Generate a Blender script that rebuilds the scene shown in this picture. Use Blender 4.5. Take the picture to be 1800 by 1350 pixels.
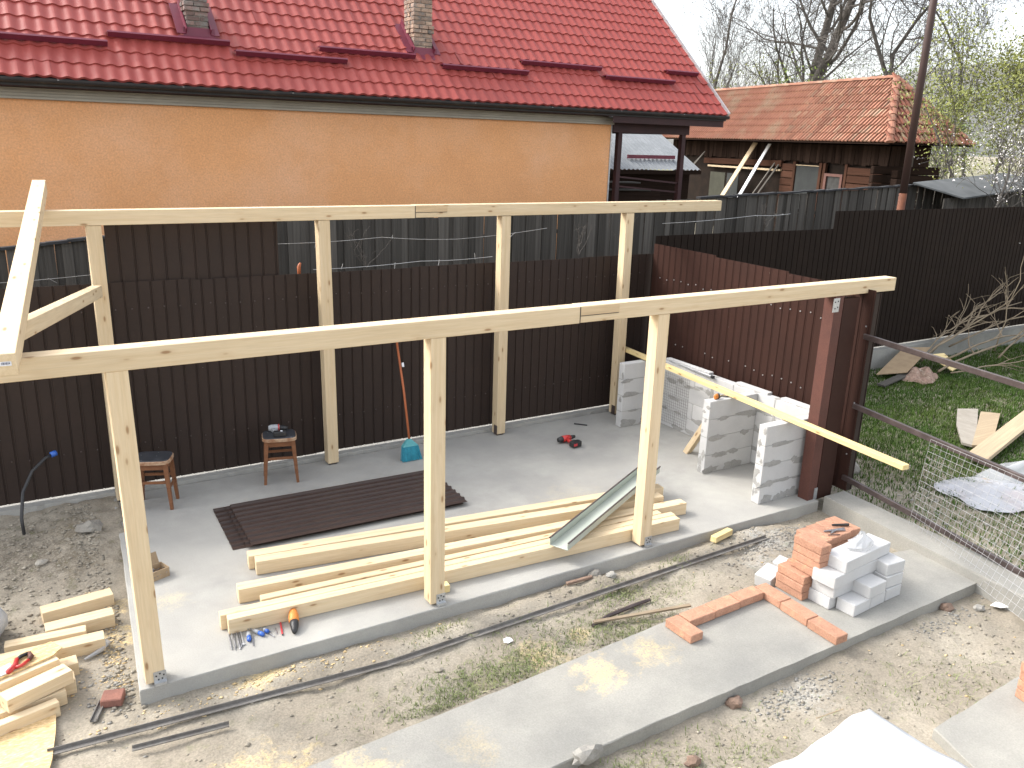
import bpy, bmesh, math, random
import numpy as np
from mathutils import Vector, Matrix, Quaternion

random.seed(7)
rng = np.random.default_rng(11)
for o in list(bpy.data.objects):
    bpy.data.objects.remove(o)
scene = bpy.context.scene
COL = scene.collection

# ------------------------------------------------------------------ camera
cam_d = bpy.data.cameras.new("camera")
cam = bpy.data.objects.new("camera", cam_d)
COL.objects.link(cam)
cam_d.sensor_fit = 'HORIZONTAL'
cam_d.sensor_width = 36.0
cam_d.lens = 1470.06 / 1800 * 36.0
cam_d.clip_start = 0.05
cam_d.clip_end = 3000
Rc = Matrix(((0.8554, -0.5175, 0.0306), (-0.1208, -0.2568, -0.9589), (0.5036, 0.8164, -0.2828)))
right, down, fwd = Vector(Rc[0]), Vector(Rc[1]), Vector(Rc[2])
mw = Matrix((( right.x, -down.x, -fwd.x, 0.0), (right.y, -down.y, -fwd.y, -4.998), (right.z, -down.z, -fwd.z, 3.35), (0, 0, 0, 1)))
_l, _q, _s = mw.decompose()
cam.location = _l
cam.rotation_mode = 'QUATERNION'
cam.rotation_quaternion = _q
scene.camera = cam

# ------------------------------------------------------------------ sky, sun, exposure
SUN_EL = math.radians(41.5)
SUN_AZ = math.atan2(-0.78, 0.82)          # towards the sun, measured from +Y to +X
world = bpy.data.worlds.new("World")
scene.world = world
world.use_nodes = True
wn = world.node_tree
bg = wn.nodes.get('Background')
sky = wn.nodes.new('ShaderNodeTexSky')
sky.sky_type = 'NISHITA'
sky.sun_disc = False
sky.sun_elevation = SUN_EL
sky.sun_rotation = SUN_AZ
sky.air_density = 1.0
sky.dust_density = 4.0
sky.ozone_density = 1.0
hs_ = wn.nodes.new('ShaderNodeHueSaturation')       # thin high cloud: a paler, whiter sky all round
hs_.inputs['Saturation'].default_value = 0.32
hs_.inputs['Value'].default_value = 3.0
wn.links.new(sky.outputs[0], hs_.inputs['Color'])
wn.links.new(hs_.outputs[0], bg.inputs[0])
bg.inputs[1].default_value = 0.15
sun_d = bpy.data.lights.new("sun", 'SUN')
sun_d.energy = 1.1
sun_d.angle = math.radians(5.5)
sun_d.color = (1.0, 0.95, 0.87)
sun = bpy.data.objects.new("sun", sun_d)
COL.objects.link(sun)
sun.rotation_mode = 'QUATERNION'
sun.rotation_quaternion = Vector((0.78, -0.82, -1.0)).to_track_quat('-Z', 'Y')
vs = scene.view_settings
vs.view_transform = 'Standard'
vs.look = 'None'
vs.exposure = 0.30
vs.gamma = 1.0
vs.use_curve_mapping = False

# ------------------------------------------------------------------ materials
def mat(name, col, col2=None, scale=5.0, lo=0.38, hi=0.62, rough=0.8, bump=0.0, bscale=60.0, stretch=(1, 1, 1),
        vary=0.08, grain=0.12, gscale=90.0, spec=0.3, metal=0.0, spots=(), knots=False, col3=None, scale3=1.5, lo3=.55, hi3=.7,
        trans=0.0, alpha=1.0, joints=0.0, speck=None):
    m = bpy.data.materials.new(name)
    m.use_nodes = True
    t = m.node_tree
    N, L = t.nodes, t.links
    bs = N.get('Principled BSDF')
    tc = N.new('ShaderNodeTexCoord')
    oi = N.new('ShaderNodeObjectInfo')
    mp = N.new('ShaderNodeMapping')
    L.new(tc.outputs['Object'], mp.inputs['Vector'])
    mul = N.new('ShaderNodeMath'); mul.operation = 'MULTIPLY'; mul.inputs[1].default_value = 37.0
    L.new(oi.outputs['Random'], mul.inputs[0])
    cx = N.new('ShaderNodeCombineXYZ')
    for i in range(3):
        L.new(mul.outputs[0], cx.inputs[i])
    if vary > 0:
        L.new(cx.outputs[0], mp.inputs['Location'])
    mp.inputs['Scale'].default_value = stretch
    V = mp.outputs[0]

    def noise(sc, det=6.0, vec=None, dist=0.0):
        n = N.new('ShaderNodeTexNoise')
        n.inputs['Scale'].default_value = sc
        n.inputs['Detail'].default_value = det
        n.inputs['Roughness'].default_value = 0.62
        n.inputs['Distortion'].default_value = dist
        L.new(vec or V, n.inputs['Vector'])
        return n.outputs['Fac']

    def rng_map(src, a, b, x=0.0, y=1.0):
        r = N.new('ShaderNodeMapRange')
        r.inputs[1].default_value = a; r.inputs[2].default_value = b
        r.inputs[3].default_value = x; r.inputs[4].default_value = y
        L.new(src, r.inputs[0])
        return r.outputs[0]

    def mix(fac, a, b, mode='MIX'):
        x = N.new('ShaderNodeMix'); x.data_type = 'RGBA'; x.blend_type = mode
        for inp, val in ((x.inputs[0], fac), (x.inputs[6], a), (x.inputs[7], b)):
            if hasattr(val, 'default_value'):
                L.new(val, inp)
            elif isinstance(val, (int, float)):
                inp.default_value = val
            else:
                inp.default_value = (*val, 1.0)
        return x.outputs[2]

    c = mix(rng_map(noise(scale), lo, hi), col, col2 if col2 else tuple(k * 0.8 for k in col))
    if col3:
        c = mix(rng_map(noise(scale3, 8.0), lo3, hi3), c, col3)
    for (px, py, pz, rad, scol, amt) in spots:       # stains and painted shade, each at a set place
        d = N.new('ShaderNodeVectorMath'); d.operation = 'DISTANCE'
        L.new(tc.outputs['Object'], d.inputs[0]); d.inputs[1].default_value = (px, py, pz)
        a = N.new('ShaderNodeMath'); a.operation = 'MULTIPLY_ADD'
        L.new(noise(9.0, 8.0, tc.outputs['Object']), a.inputs[0]); a.inputs[1].default_value = rad * 2.2
        L.new(d.outputs['Value'], a.inputs[2])
        f = rng_map(a.outputs[0], rad * 1.75, rad * 1.15, 0.0, amt)
        g2 = N.new('ShaderNodeMath'); g2.operation = 'MULTIPLY'
        L.new(f, g2.inputs[0]); L.new(rng_map(noise(60.0, 4.0, tc.outputs['Object']), .36, .54), g2.inputs[1])
        c = mix(g2.outputs[0], c, scol)
    if knots:
        km = N.new('ShaderNodeMapping'); km.inputs['Scale'].default_value = (4.3, 13.0, 13.0)
        L.new(cx.outputs[0], km.inputs['Location']); L.new(tc.outputs['Object'], km.inputs['Vector'])
        vo = N.new('ShaderNodeTexVoronoi'); vo.inputs['Scale'].default_value = 1.0
        vo.inputs['Randomness'].default_value = 1.0
        L.new(km.outputs[0], vo.inputs['Vector'])
        c = mix(rng_map(vo.outputs['Distance'], 0.15, 0.08, 0.0, 0.8), c, (0.22, 0.115, 0.05))
        c = mix(rng_map(vo.outputs['Distance'], 0.30, 0.10, 0.0, 0.22), c, (0.42, 0.25, 0.11))
    if speck:
        vo = N.new('ShaderNodeTexVoronoi'); vo.inputs['Scale'].default_value = speck[1]
        L.new(V, vo.inputs['Vector'])
        c = mix(rng_map(vo.outputs['Distance'], speck[2], speck[2] * .6, 0.0, speck[3]), c, speck[0])
    if grain > 0:
        g = rng_map(noise(gscale, 3.0), 0.3, 0.7, 1.0 - grain, 1.0 + grain)
        gc = N.new('ShaderNodeCombineColor')
        for i in range(3):
            L.new(g, gc.inputs[i])
        c = mix(1.0, c, gc.outputs[0], 'MULTIPLY')
    if vary > 0:
        h = N.new('ShaderNodeHueSaturation')
        L.new(rng_map(oi.outputs['Random'], 0, 1, 1 - vary, 1 + vary), h.inputs['Value'])
        L.new(c, h.inputs['Color'])
        c = h.outputs[0]
    L.new(c, bs.inputs['Base Color'])
    bs.inputs['Roughness'].default_value = rough
    bs.inputs['Specular IOR Level'].default_value = spec
    bs.inputs['Metallic'].default_value = metal
    if trans:
        bs.inputs['Transmission Weight'].default_value = trans
    if alpha < 1:
        bs.inputs['Alpha'].default_value = alpha
    if bump > 0:
        b = N.new('ShaderNodeBump'); b.inputs['Strength'].default_value = bump; b.inputs['Distance'].default_value = 0.01
        L.new(noise(bscale, 6.0), b.inputs['Height'])
        L.new(b.outputs[0], bs.inputs['Normal'])
    return m

SAW = (0.72, 0.55, 0.27)
WS = (0.6, 14, 14)
m_wood = mat('spruce', (0.66, 0.53, 0.35), (0.59, 0.455, 0.28), 2.2, .35, .65, .65, .12, 12, WS, .07, .06, 9, knots=True)
m_woody = mat('yellow_pine', (0.74, 0.60, 0.31), (0.66, 0.50, 0.23), 2.2, .35, .65, .65, .1, 12, WS, .05, .06, 9, knots=True)
m_woodg = mat('weathered_plank', (0.105, 0.097, 0.085), (0.055, 0.05, 0.044), 2.0, .3, .7, .9, .4, 10, (0.5, 16, 16), .35, .15, 8, spec=.1)
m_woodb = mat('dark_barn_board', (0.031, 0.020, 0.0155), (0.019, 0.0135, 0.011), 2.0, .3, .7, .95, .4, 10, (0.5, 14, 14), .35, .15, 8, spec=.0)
m_recess = mat('shaded_barn_interior', (0.02, 0.0145, 0.0115), (0.014, 0.011, 0.009), 3, rough=.95, vary=0, spec=.05)  # near-black colour stands in for the shade inside the barn opening
m_log = mat('red_brown_log', (0.07, 0.035, 0.024), (0.045, 0.025, 0.018), 2.0, .3, .7, .9, .4, 10, (0.5, 12, 12), .2, .15, 8, spec=.0)
m_plank = mat('old_pale_plank', (0.48, 0.38, 0.25), (0.36, 0.28, 0.19), 2.0, .3, .7, .85, .3, 10, (0.6, 14, 14), .12, .1, 8, spec=.15)
m_oldboard = mat('old_grey_board', (0.40, 0.365, 0.31), (0.31, 0.28, 0.235), 2.0, .3, .7, .85, .3, 10, (6, 3, 3), .08, .1, 8, spec=.15)
m_stoolw = mat('stool_wood', (0.215, 0.095, 0.045), (0.15, 0.062, 0.029), 2.0, .3, .7, .5, .1, 10, (3, 3, 14), .05, .1, 20)
m_osb = mat('osb', (0.68, 0.5, 0.27), (0.52, 0.35, 0.16), 22, .4, .6, .75, .2, 40, (1, 3, 1), .04, .25, 30, col3=(.78, .62, .38), scale3=40)
m_brown = mat('brown_sheet_metal', (0.040, 0.0275, 0.0225), (0.034, 0.0245, 0.0205), 3, .3, .7, .55, .05, 4, (1, 1, 1), .05, .05, 30, spec=.15,
              speck=((.35, .33, .3), 9.0, .03, .5))
m_browndk = mat('dark_sheet_metal', (0.021, 0.0145, 0.0115), (0.017, 0.012, 0.010), 3, .3, .7, .6, .05, 4, (1, 1, 1), .05, .05, 30, spec=.05)
m_brown2 = mat('brown_sheet_metal_side', (0.044, 0.021, 0.016), (0.037, 0.019, 0.015), 3, .3, .7, .55, .05, 4, (1, 1, 1), .05, .05, 30, spec=.10,
               speck=((.35, .33, .3), 7.0, .03, .6))
m_stack = mat('brown_roof_sheet', (0.055, 0.035, 0.028), (0.042, 0.027, 0.022), 6, .3, .7, .42, .04, 8, vary=.08, grain=.06, spec=.4)
m_rust = mat('red_oxide_paint', (0.105, 0.043, 0.032), (0.083, 0.036, 0.028), 6, .3, .7, .6, .1, 30, vary=.04)
m_darksteel = mat('dark_primed_steel', (0.05, 0.035, 0.032), (0.1, 0.075, 0.07), 8, .45, .75, .45, .05, 30, vary=.1, spec=.5)
m_greysteel = mat('grey_steel', (0.19, 0.18, 0.165), (0.13, 0.118, 0.105), 9, .35, .65, .6, .1, 40, vary=.08, spec=.3)
m_galv = mat('galvanised_steel', (0.56, 0.57, 0.57), (0.42, 0.43, 0.44), 14, .35, .65, .38, .02, 30, vary=.05, metal=.6)
m_wire = mat('galvanised_wire', (0.5, 0.5, 0.49), (0.4, 0.4, 0.4), 10, rough=.45, vary=.1, metal=.3)
m_gutter = mat('pale_green_grey_coating', (0.43, 0.46, 0.40), (0.36, 0.39, 0.34), 3, .3, .7, .45, vary=.04, grain=.04, spec=.4)
m_conc = mat('concrete', (0.365, 0.354, 0.322), (0.31, 0.303, 0.28), 1.6, .35, .65, .9, .25, 70, vary=0, grain=.07, gscale=120, spec=.2,
             col3=(.41, .40, .362), scale3=.9, lo3=.5, hi3=.68,
             spots=[(4.5, 1.05, 0, .55, (.52, .44, .30), .35), (0.75, .95, 0, .25, (.6, .5, .32), .5), (.9, 2.6, 0, .3, (.28, .28, .27), .5), (5.4, 1.2, 0, .5, (.33, .33, .32), .5)],
             speck=((.27, .26, .24), 14.0, .05, .6))
m_path = mat('path_concrete', (0.315, 0.304, 0.27), (0.255, 0.249, 0.226), 2.2, .35, .65, .9, .3, 70, vary=0, grain=.09, gscale=90, spec=.2,
             col3=(.35, .338, .30), scale3=.8, lo3=.5, hi3=.68,
             spots=[(3.05, -1.28, 0, .33, SAW, .85), (1.35, -1.36, 0, .32, SAW, .8), (3.5, -1.22, 0, .3, SAW, .5), (2.0, -1.5, 0, .3, SAW, .25)],
             speck=((.25, .24, .22), 16.0, .06, .6))
m_soil = mat('soil', (0.295, 0.259, 0.204), (0.215, 0.19, 0.15), 2.6, .32, .68, .95, .9, 26, vary=0, grain=.2, gscale=70, spec=.1,
             col3=(.335, .30, .24), scale3=1.3, lo3=.45, hi3=.62,
             spots=[(1.15, -.14, -.1, .3, SAW, .8), (.9, -1.1, -.1, .55, SAW, .75), (.43, .8, -.05, .3, SAW, .9), (.42, 1.2, -.05, .2, SAW, .8), (2.9, -.8, -.1, .35, SAW, .5),
                    (3.3, -.72, -.1, .2, SAW, .5), (5.6, -.35, -.1, .42, (.36, .36, .345), .9), (5.3, -.6, -.1, .3, (.36, .36, .345), .7),
                    (4.2, -2.0, -.1, .35, (.42, .41, .38), .6), (.25, .35, -.1, .3, (.36, .33, .28), .6), (-.1, 2.2, 0, 1.0, (.125, .108, .085), .9), (.3, 1.9, 0, .5, (.15, .125, .09), .8), (.25, 2.5, 0, .45, (.19, .155, .105), .7),  # dark spots by the left fence paint its shade onto the dirt bank
                    (9.8, 1.2, 0, 3.4, (.06, .075, .03), .95), (13, 1.0, 0, 3.6, (.06, .075, .03), .95), (8.2, .2, 0, .9, (.16, .135, .09), .9), (8.6, -1.3, -.1, 3.0, (.15, .135, .085), .9), (60, 55, 2, 100, (.15, .16, .075), .95)])
m_lawnblade = mat('grass_blades', (0.05, 0.10, 0.02), (0.08, 0.125, 0.028), 1.2, .35, .65, .7, vary=0, grain=.35, gscale=30, spec=.06, col3=(.13, .14, .05), scale3=2.5, lo3=.6, hi3=.8)
m_weed = mat('weed_blades', (0.13, 0.17, 0.055), (0.2, 0.22, 0.1), 3, .35, .65, .6, vary=0, grain=.3, gscale=30, spec=.25, col3=(.36, .32, .18), scale3=5, lo3=.55, hi3=.75)
m_stone = mat('stone', (0.32, 0.30, 0.26), (0.23, 0.21, 0.18), 9, rough=.9, bump=.4, bscale=30, vary=.25)
m_gravel = mat('gravel', (0.32, 0.287, 0.23), (0.24, 0.215, 0.172), 3, rough=.95, vary=0, grain=.3, gscale=25)
m_mortarbit = mat('mortar_rubble', (0.35, 0.335, 0.30), (0.26, 0.248, 0.222), 9, rough=.95, vary=.15)
m_chip = mat('wood_chips', (0.72, 0.56, 0.32), (0.5, 0.36, 0.18), 20, rough=.8, vary=0, grain=.3, gscale=25)
m_block = mat('aerated_block', (0.53, 0.525, 0.51), (0.485, 0.48, 0.468), 5, .35, .65, .92, .25, 140, vary=.04, grain=.05, gscale=160, spec=.15)
m_mortar = mat('mortar', (0.345, 0.338, 0.318), (0.285, 0.28, 0.262), 9, .35, .65, .95, .4, 90, vary=.06, grain=.1)
m_brick = mat('orange_brick', (0.47, 0.265, 0.178), (0.40, 0.215, 0.142), 14, .35, .65, .9, .6, 80, vary=.09, grain=.16, gscale=80, spec=.15, col3=(.6, .33, .2), scale3=8)
m_paver = mat('red_paver', (0.25, 0.115, 0.085), (0.19, 0.09, 0.07), 12, rough=.85, bump=.3, vary=.04)
m_chim = mat('chimney_brick', (0.40, 0.30, 0.22), (0.30, 0.20, 0.15), 16, .3, .7, .9, .5, 60, vary=.28, grain=.2, gscale=40, col3=(.2, .18, .16), scale3=6, lo3=.5, hi3=.65)
m_chimd = mat('sooty_chimney_brick', (0.22, 0.15, 0.125), (0.16, 0.11, 0.1), 16, .3, .7, .9, .5, 60, vary=.3, grain=.2, gscale=40, col3=(.2, .19, .17), scale3=6, lo3=.5, hi3=.65)
m_chimm = mat('chimney_mortar', (0.30, 0.285, 0.255), (0.2, 0.19, 0.17), 12, rough=.95, bump=.4, vary=0)
m_wall = mat('orange_render', (0.77, 0.39, 0.18), (0.72, 0.36, 0.165), 1.4, .35, .65, .9, .6, 55, vary=0, grain=.14, gscale=42, spec=.15, col3=(.78, .44, .25), scale3=.6, lo3=.45, hi3=.7)
m_roof = mat('red_metal_tile', (0.31, 0.062, 0.05), (0.28, 0.055, 0.046), 2.5, .35, .65, .52, .03, 12, vary=.05, grain=.04, gscale=60, spec=.25)
m_roofg = mat('maroon_guard', (0.16, 0.025, 0.045), (0.13, 0.022, 0.04), 2.5, rough=.45, vary=.04, grain=.04, spec=.4)
m_trim = mat('grey_beige_trim', (0.38, 0.35, 0.29), (0.34, 0.31, 0.255), 3, rough=.6, vary=.03, grain=.04)
m_fascia = mat('black_fascia', (0.028, 0.025, 0.025), (0.05, 0.045, 0.04), 4, .5, .7, .6, vary=.04, spec=.4)
m_porch = mat('dark_brown_paint', (0.05, 0.02, 0.02), (0.038, 0.017, 0.017), 4, rough=.6, vary=.06)
m_clay = mat('clay_roof_tile', (0.285, 0.135, 0.088), (0.215, 0.10, 0.066), 1.3, .3, .7, .85, .3, 30, vary=.22, grain=.12, gscale=14, col3=(.26, .195, .135), scale3=.9, lo3=.52, hi3=.7)
m_clayd = mat('mossy_shaded_tile', (0.22, 0.085, 0.055), (0.165, 0.066, 0.044), 1.6, .3, .7, .9, .3, 30, vary=.2, grain=.18, gscale=12, col3=(.24, .2, .12), scale3=3, lo3=.5, hi3=.64)  # olive patches; the darker base paints the shade of the hip end
m_zinc = mat('corrugated_zinc', (0.27, 0.283, 0.29), (0.21, 0.222, 0.23), 1.5, .35, .65, .5, vary=.03, grain=.08, gscale=10, metal=.25)
m_glass = mat('window_glass', (0.03, 0.03, 0.03), (0.05, 0.05, 0.05), 3, rough=.08, vary=0, spec=.25, grain=0)
m_white = mat('white_plastic', (0.47, 0.482, 0.495), (0.43, 0.445, 0.46), 3, rough=.35, vary=0, grain=.02, spec=.5)
m_film = mat('clear_film', (0.6, 0.61, 0.62), (0.5, 0.515, 0.525), 5, rough=.25, vary=0, grain=.05, spec=.6, alpha=.55)
m_film2 = mat('lawn_sheeting', (0.40, 0.405, 0.42), (0.34, 0.34, 0.36), 2, rough=.35, vary=0, grain=.04, spec=.5, col3=(.40, .34, .32), scale3=1.1, lo3=.55, hi3=.7, spots=[(.25, .25, .1, .25, (.5, .3, .08), .8)])
m_paper = mat('paper', (0.8, 0.79, 0.76), (0.74, 0.73, 0.7), 8, rough=.8, vary=.05, grain=.04)
m_card = mat('cardboard', (0.34, 0.25, 0.155), (0.29, 0.21, 0.13), 8, rough=.9, vary=.08, grain=.06)
m_carpet = mat('soiled_cloth', (0.33, 0.22, 0.17), (0.22, 0.15, 0.11), 12, rough=.95, bump=.5, bscale=20, vary=.05, grain=.2, gscale=30, col3=(.45, .38, .3), scale3=16)
m_black = mat('black_plastic', (0.02, 0.02, 0.021), (0.03, 0.03, 0.03), 12, rough=.45, vary=.05, grain=.05, spec=.45)
m_splice = mat('splice_wood', (0.56, 0.42, 0.255), (0.48, 0.345, 0.2), 2.2, .35, .65, .7, .12, 12, WS, .04, .08, 9)
m_bstone = mat('brown_stone', (0.22, 0.15, 0.11), (0.16, 0.11, 0.085), 12, rough=.9, bump=.3, vary=.1)
m_seat = mat('worn_black_vinyl', (0.035, 0.037, 0.042), (0.07, 0.072, 0.08), 7, .5, .75, .45, .05, 20, vary=.1, grain=.1, spec=.4, speck=((.7, .7, .7), 22.0, .09, .9))
m_seatrim = mat('worn_wood_rim', (0.42, 0.30, 0.20), (0.26, 0.13, 0.07), 14, rough=.6, vary=.05)
m_red = mat('red_plastic', (0.5, 0.035, 0.03), (0.42, 0.03, 0.028), 9, rough=.4, vary=.04, grain=.04, spec=.5)
m_redp = mat('red_pencil', (0.62, 0.05, 0.06), None, 9, rough=.4, vary=.04, grain=.04, spec=.5)
m_orange = mat('orange_plastic', (0.72, 0.27, 0.06), (0.6, 0.2, 0.04), 12, rough=.45, vary=.04, grain=.08)
m_blue = mat('blue_plastic', (0.03, 0.11, 0.42), (0.025, 0.09, 0.36), 9, rough=.35, vary=.05, grain=.04, spec=.5)
m_greyp = mat('grey_plastic', (0.36, 0.37, 0.38), (0.30, 0.31, 0.32), 9, rough=.45, vary=.05, grain=.04)
m_teal = mat('teal_bristles', (0.03, 0.25, 0.33), (0.025, 0.19, 0.26), 9, rough=.7, vary=.04, grain=.25, gscale=60, stretch=(4, 4, .6))
m_broomh = mat('broom_handle', (0.42, 0.125, 0.05), (0.33, 0.1, 0.04), 4, rough=.45, vary=.03)
m_chrome = mat('tool_steel', (0.42, 0.42, 0.43), (0.25, 0.25, 0.26), 20, rough=.3, vary=.15, metal=.7)
m_bark = mat('grey_bark', (0.105, 0.095, 0.084), (0.07, 0.063, 0.057), 3, .3, .7, .95, .5, 10, vary=.1, grain=.2, gscale=6)
m_twig = mat('bare_twigs', (0.12, 0.108, 0.096), (0.085, 0.077, 0.07), 1, rough=.95, vary=.1, grain=.1, gscale=3)
m_branch = mat('cut_branch_bark', (0.30, 0.24, 0.165), (0.2, 0.155, 0.105), 6, rough=.9, vary=.15, grain=.15, gscale=12)
m_leaf = mat('spring_leaves', (0.215, 0.225, 0.06), (0.15, 0.17, 0.045), .9, .3, .7, .7, vary=0, grain=.3, gscale=4)
m_ivy = mat('ivy_leaves', (0.13, 0.19, 0.045), (0.2, 0.25, 0.07), .9, .3, .7, .7, vary=0, grain=.3, gscale=4)
m_blossom = mat('white_blossom', (0.78, 0.76, 0.74), (0.66, 0.62, 0.6), 3, rough=.8, vary=0, grain=.05)
m_hill = mat('wooded_hill', (0.16, 0.155, 0.145), (0.115, 0.118, 0.105), .05, .35, .65, .95, vary=0, grain=.3, gscale=.35, col3=(.17, .18, .12), scale3=.03)
m_greenboard = mat('grey_green_board', (0.05, 0.05, 0.039), (0.042, 0.042, 0.033), 3, rough=.9, vary=.05, spec=.05)
m_doorgrey = mat('grey_door', (0.04, 0.043, 0.042), (0.035, 0.037, 0.037), 3, rough=.9, vary=.03, spec=.05)
m_label = mat('sticker', (0.75, 0.76, 0.78), (0.7, 0.7, 0.72), 9, rough=.5, vary=0)
m_ink = mat('label_print', (0.06, 0.08, 0.16), None, 9, rough=.6, vary=0)
m_pole = mat('brown_painted_pole', (0.06, 0.034, 0.028), (0.045, 0.028, 0.024), 3, .3, .7, .55, .1, 20, vary=0)
m_polerust = mat('orange_rust_paint', (0.14, 0.05, 0.024), (0.10, 0.037, 0.02), 5, rough=.7, vary=0)
m_felt = mat('roofing_felt', (0.028, 0.028, 0.03), (0.045, 0.045, 0.046), 5, rough=.8, vary=.1, bump=.2, bscale=20)
m_slate = mat('grey_asbestos_sheet', (0.11, 0.115, 0.115), (0.075, 0.08, 0.08), 3, rough=.8, vary=.05, grain=.12, gscale=12)

# ------------------------------------------------------------------ mesh building
class MB:
    """collects faces in world (or local) coordinates; build() links ONE mesh object"""
    def __init__(s):
        s.v, s.f = [], []
    def add(s, v, f):
        n = len(s.v)
        s.v += [tuple(p) for p in v]
        s.f += [tuple(i + n for i in q) for q in f]
        return s
    def box(s, x0, x1, y0, y1, z0, z1):
        return s.obox(((x0 + x1) / 2, (y0 + y1) / 2, (z0 + z1) / 2), (abs(x1 - x0), abs(y1 - y0), abs(z1 - z0)))
    def obox(s, c, d, R=None, ch=0.0):
        v, f = cbox(d[0], d[1], d[2], ch)
        c = Vector(c)
        return s.add([(R @ Vector(p) if R else Vector(p)) + c for p in v], f)
    def bar(s, p, q, w, h, up=(0, 0, 1), ch=0.0):
        p, q = Vector(p), Vector(q)
        return s.obox((p + q) / 2, ((q - p).length, w, h), frame(q - p, up), ch)
    def tube(s, pts, r, n=8, cap=True):
        pts = [Vector(p) for p in pts]
        rs = r if hasattr(r, '__len__') else [r] * len(pts)
        V, F = [], []
        prev = None
        for i, p in enumerate(pts):
            d = pts[min(i + 1, len(pts) - 1)] - pts[max(i - 1, 0)]
            if d.length < 1e-9:
                d = Vector((0, 0, 1))
            d.normalize()
            if prev is None:
                a = d.orthogonal().normalized()
            else:
                a = prev - d * prev.dot(d)
                a = a.normalized() if a.length > 1e-6 else d.orthogonal().normalized()
            prev = a
            b = d.cross(a)
            for k in range(n):
                t = 2 * math.pi * k / n
                V.append(p + (a * math.cos(t) + b * math.sin(t)) * rs[i])
        for i in range(len(pts) - 1):
            for k in range(n):
                k2 = (k + 1) % n
                F.append((i * n + k, i * n + k2, (i + 1) * n + k2, (i + 1) * n + k))
        if cap:
            F.append(tuple(range(n - 1, -1, -1)))
            F.append(tuple((len(pts) - 1) * n + k for k in range(n)))
        return s.add(V, F)
    def prism(s, poly, z0, z1):
        n = len(poly)
        V = [(x, y, z0) for x, y in poly] + [(x, y, z1) for x, y in poly]
        F = [tuple(range(n - 1, -1, -1)), tuple(range(n, 2 * n))] + [(i, (i + 1) % n, n + (i + 1) % n, n + i) for i in range(n)]
        return s.add(V, F)
    def extr(s, prof, A, B):
        """closed 3-D profile swept along a vector: prof = list of points, B = offset"""
        n = len(prof)
        B = Vector(B)
        V = [Vector(p) for p in prof] + [Vector(p) + B for p in prof]
        F = [(i, (i + 1) % n, n + (i + 1) % n, n + i) for i in range(n)]
        if A:
            F += [tuple(range(n - 1, -1, -1)), tuple(range(n, 2 * n))]
        return s.add(V, F)
    def lump(s, c, r, seed, sub=1, sq=(1, 1, 1)):
        rr = random.Random(seed)
        bm = bmesh.new()
        bmesh.ops.create_icosphere(bm, subdivisions=sub, radius=1.0)
        V = []
        for v in bm.verts:
            k = r * (0.75 + 0.45 * rr.random())
            V.append((c[0] + v.co.x * k * sq[0], c[1] + v.co.y * k * sq[1], c[2] + v.co.z * k * sq[2]))
        F = [tuple(v.index for v in f.verts) for f in bm.faces]
        bm.free()
        return s.add(V, F)
    def mesh(s, name, mats, smooth=False, off=None):
        me = bpy.data.meshes.new(name)
        v = s.v if off is None else [(a - off[0], b - off[1], c - off[2]) for a, b, c in s.v]
        me.from_pydata(v, [], s.f)
        for m in (mats if isinstance(mats, (list, tuple)) else [mats]):
            me.materials.append(m)
        if smooth:
            me.polygons.foreach_set('use_smooth', [True] * len(me.polygons))
        me.update()
        return me
    def build(s, name, m, parent=None, smooth=False):
        off = wloc(parent)
        return link(bpy.data.objects.new(name, s.mesh(name, m, smooth, off)), parent)

def wloc(o):
    p = Vector((0, 0, 0))
    while o is not None:
        p = p + o.location
        o = o.parent
    return p

def link(o, parent=None):
    COL.objects.link(o)
    o.parent = parent
    if parent is not None and parent.type == 'MESH' and any(abs(a) > 1e-9 for a in parent.rotation_euler):
        o.matrix_parent_inverse = parent.rotation_euler.to_matrix().to_4x4().inverted()
    return o

_cb = {}
def cbox(dx, dy, dz, ch=0.0):
    key = (round(dx, 4), round(dy, 4), round(dz, 4), ch)
    if key in _cb:
        return _cb[key]
    x, y, z = dx / 2, dy / 2, dz / 2
    if ch <= 0:
        V = [(-x, -y, -z), (x, -y, -z), (x, y, -z), (-x, y, -z), (-x, -y, z), (x, -y, z), (x, y, z), (-x, y, z)]
        F = [(3, 2, 1, 0), (4, 5, 6, 7), (0, 1, 5, 4), (1, 2, 6, 5), (2, 3, 7, 6), (3, 0, 4, 7)]
    else:
        bm = bmesh.new()
        bmesh.ops.create_cube(bm, size=1.0)
        for v in bm.verts:
            v.co = (v.co.x * dx, v.co.y * dy, v.co.z * dz)
        bmesh.ops.bevel(bm, geom=list(bm.edges), offset=ch, segments=1, affect='EDGES', profile=.5)
        bm.verts.index_update()
        V = [tuple(v.co) for v in bm.verts]
        F = [tuple(v.index for v in f.verts) for f in bm.faces]
        bm.free()
    _cb[key] = (V, F)
    return V, F

def frame(d, up=(0, 0, 1)):
    x = Vector(d).normalized()
    y = Vector(up).cross(x)
    y = y.normalized() if y.length > 1e-6 else x.orthogonal().normalized()
    z = x.cross(y)
    return Matrix((x, y, z)).transposed()

_bm = {}
def boxmesh(dx, dy, dz, m, ch):
    key = (round(dx, 4), round(dy, 4), round(dz, 4), m.name, ch)
    if key not in _bm:
        me = bpy.data.meshes.new('box_piece')
        v, f = cbox(dx, dy, dz, ch)
        me.from_pydata(v, [], f)
        me.materials.append(m)
        me.update()
        _bm[key] = me
    return _bm[key]

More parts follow.
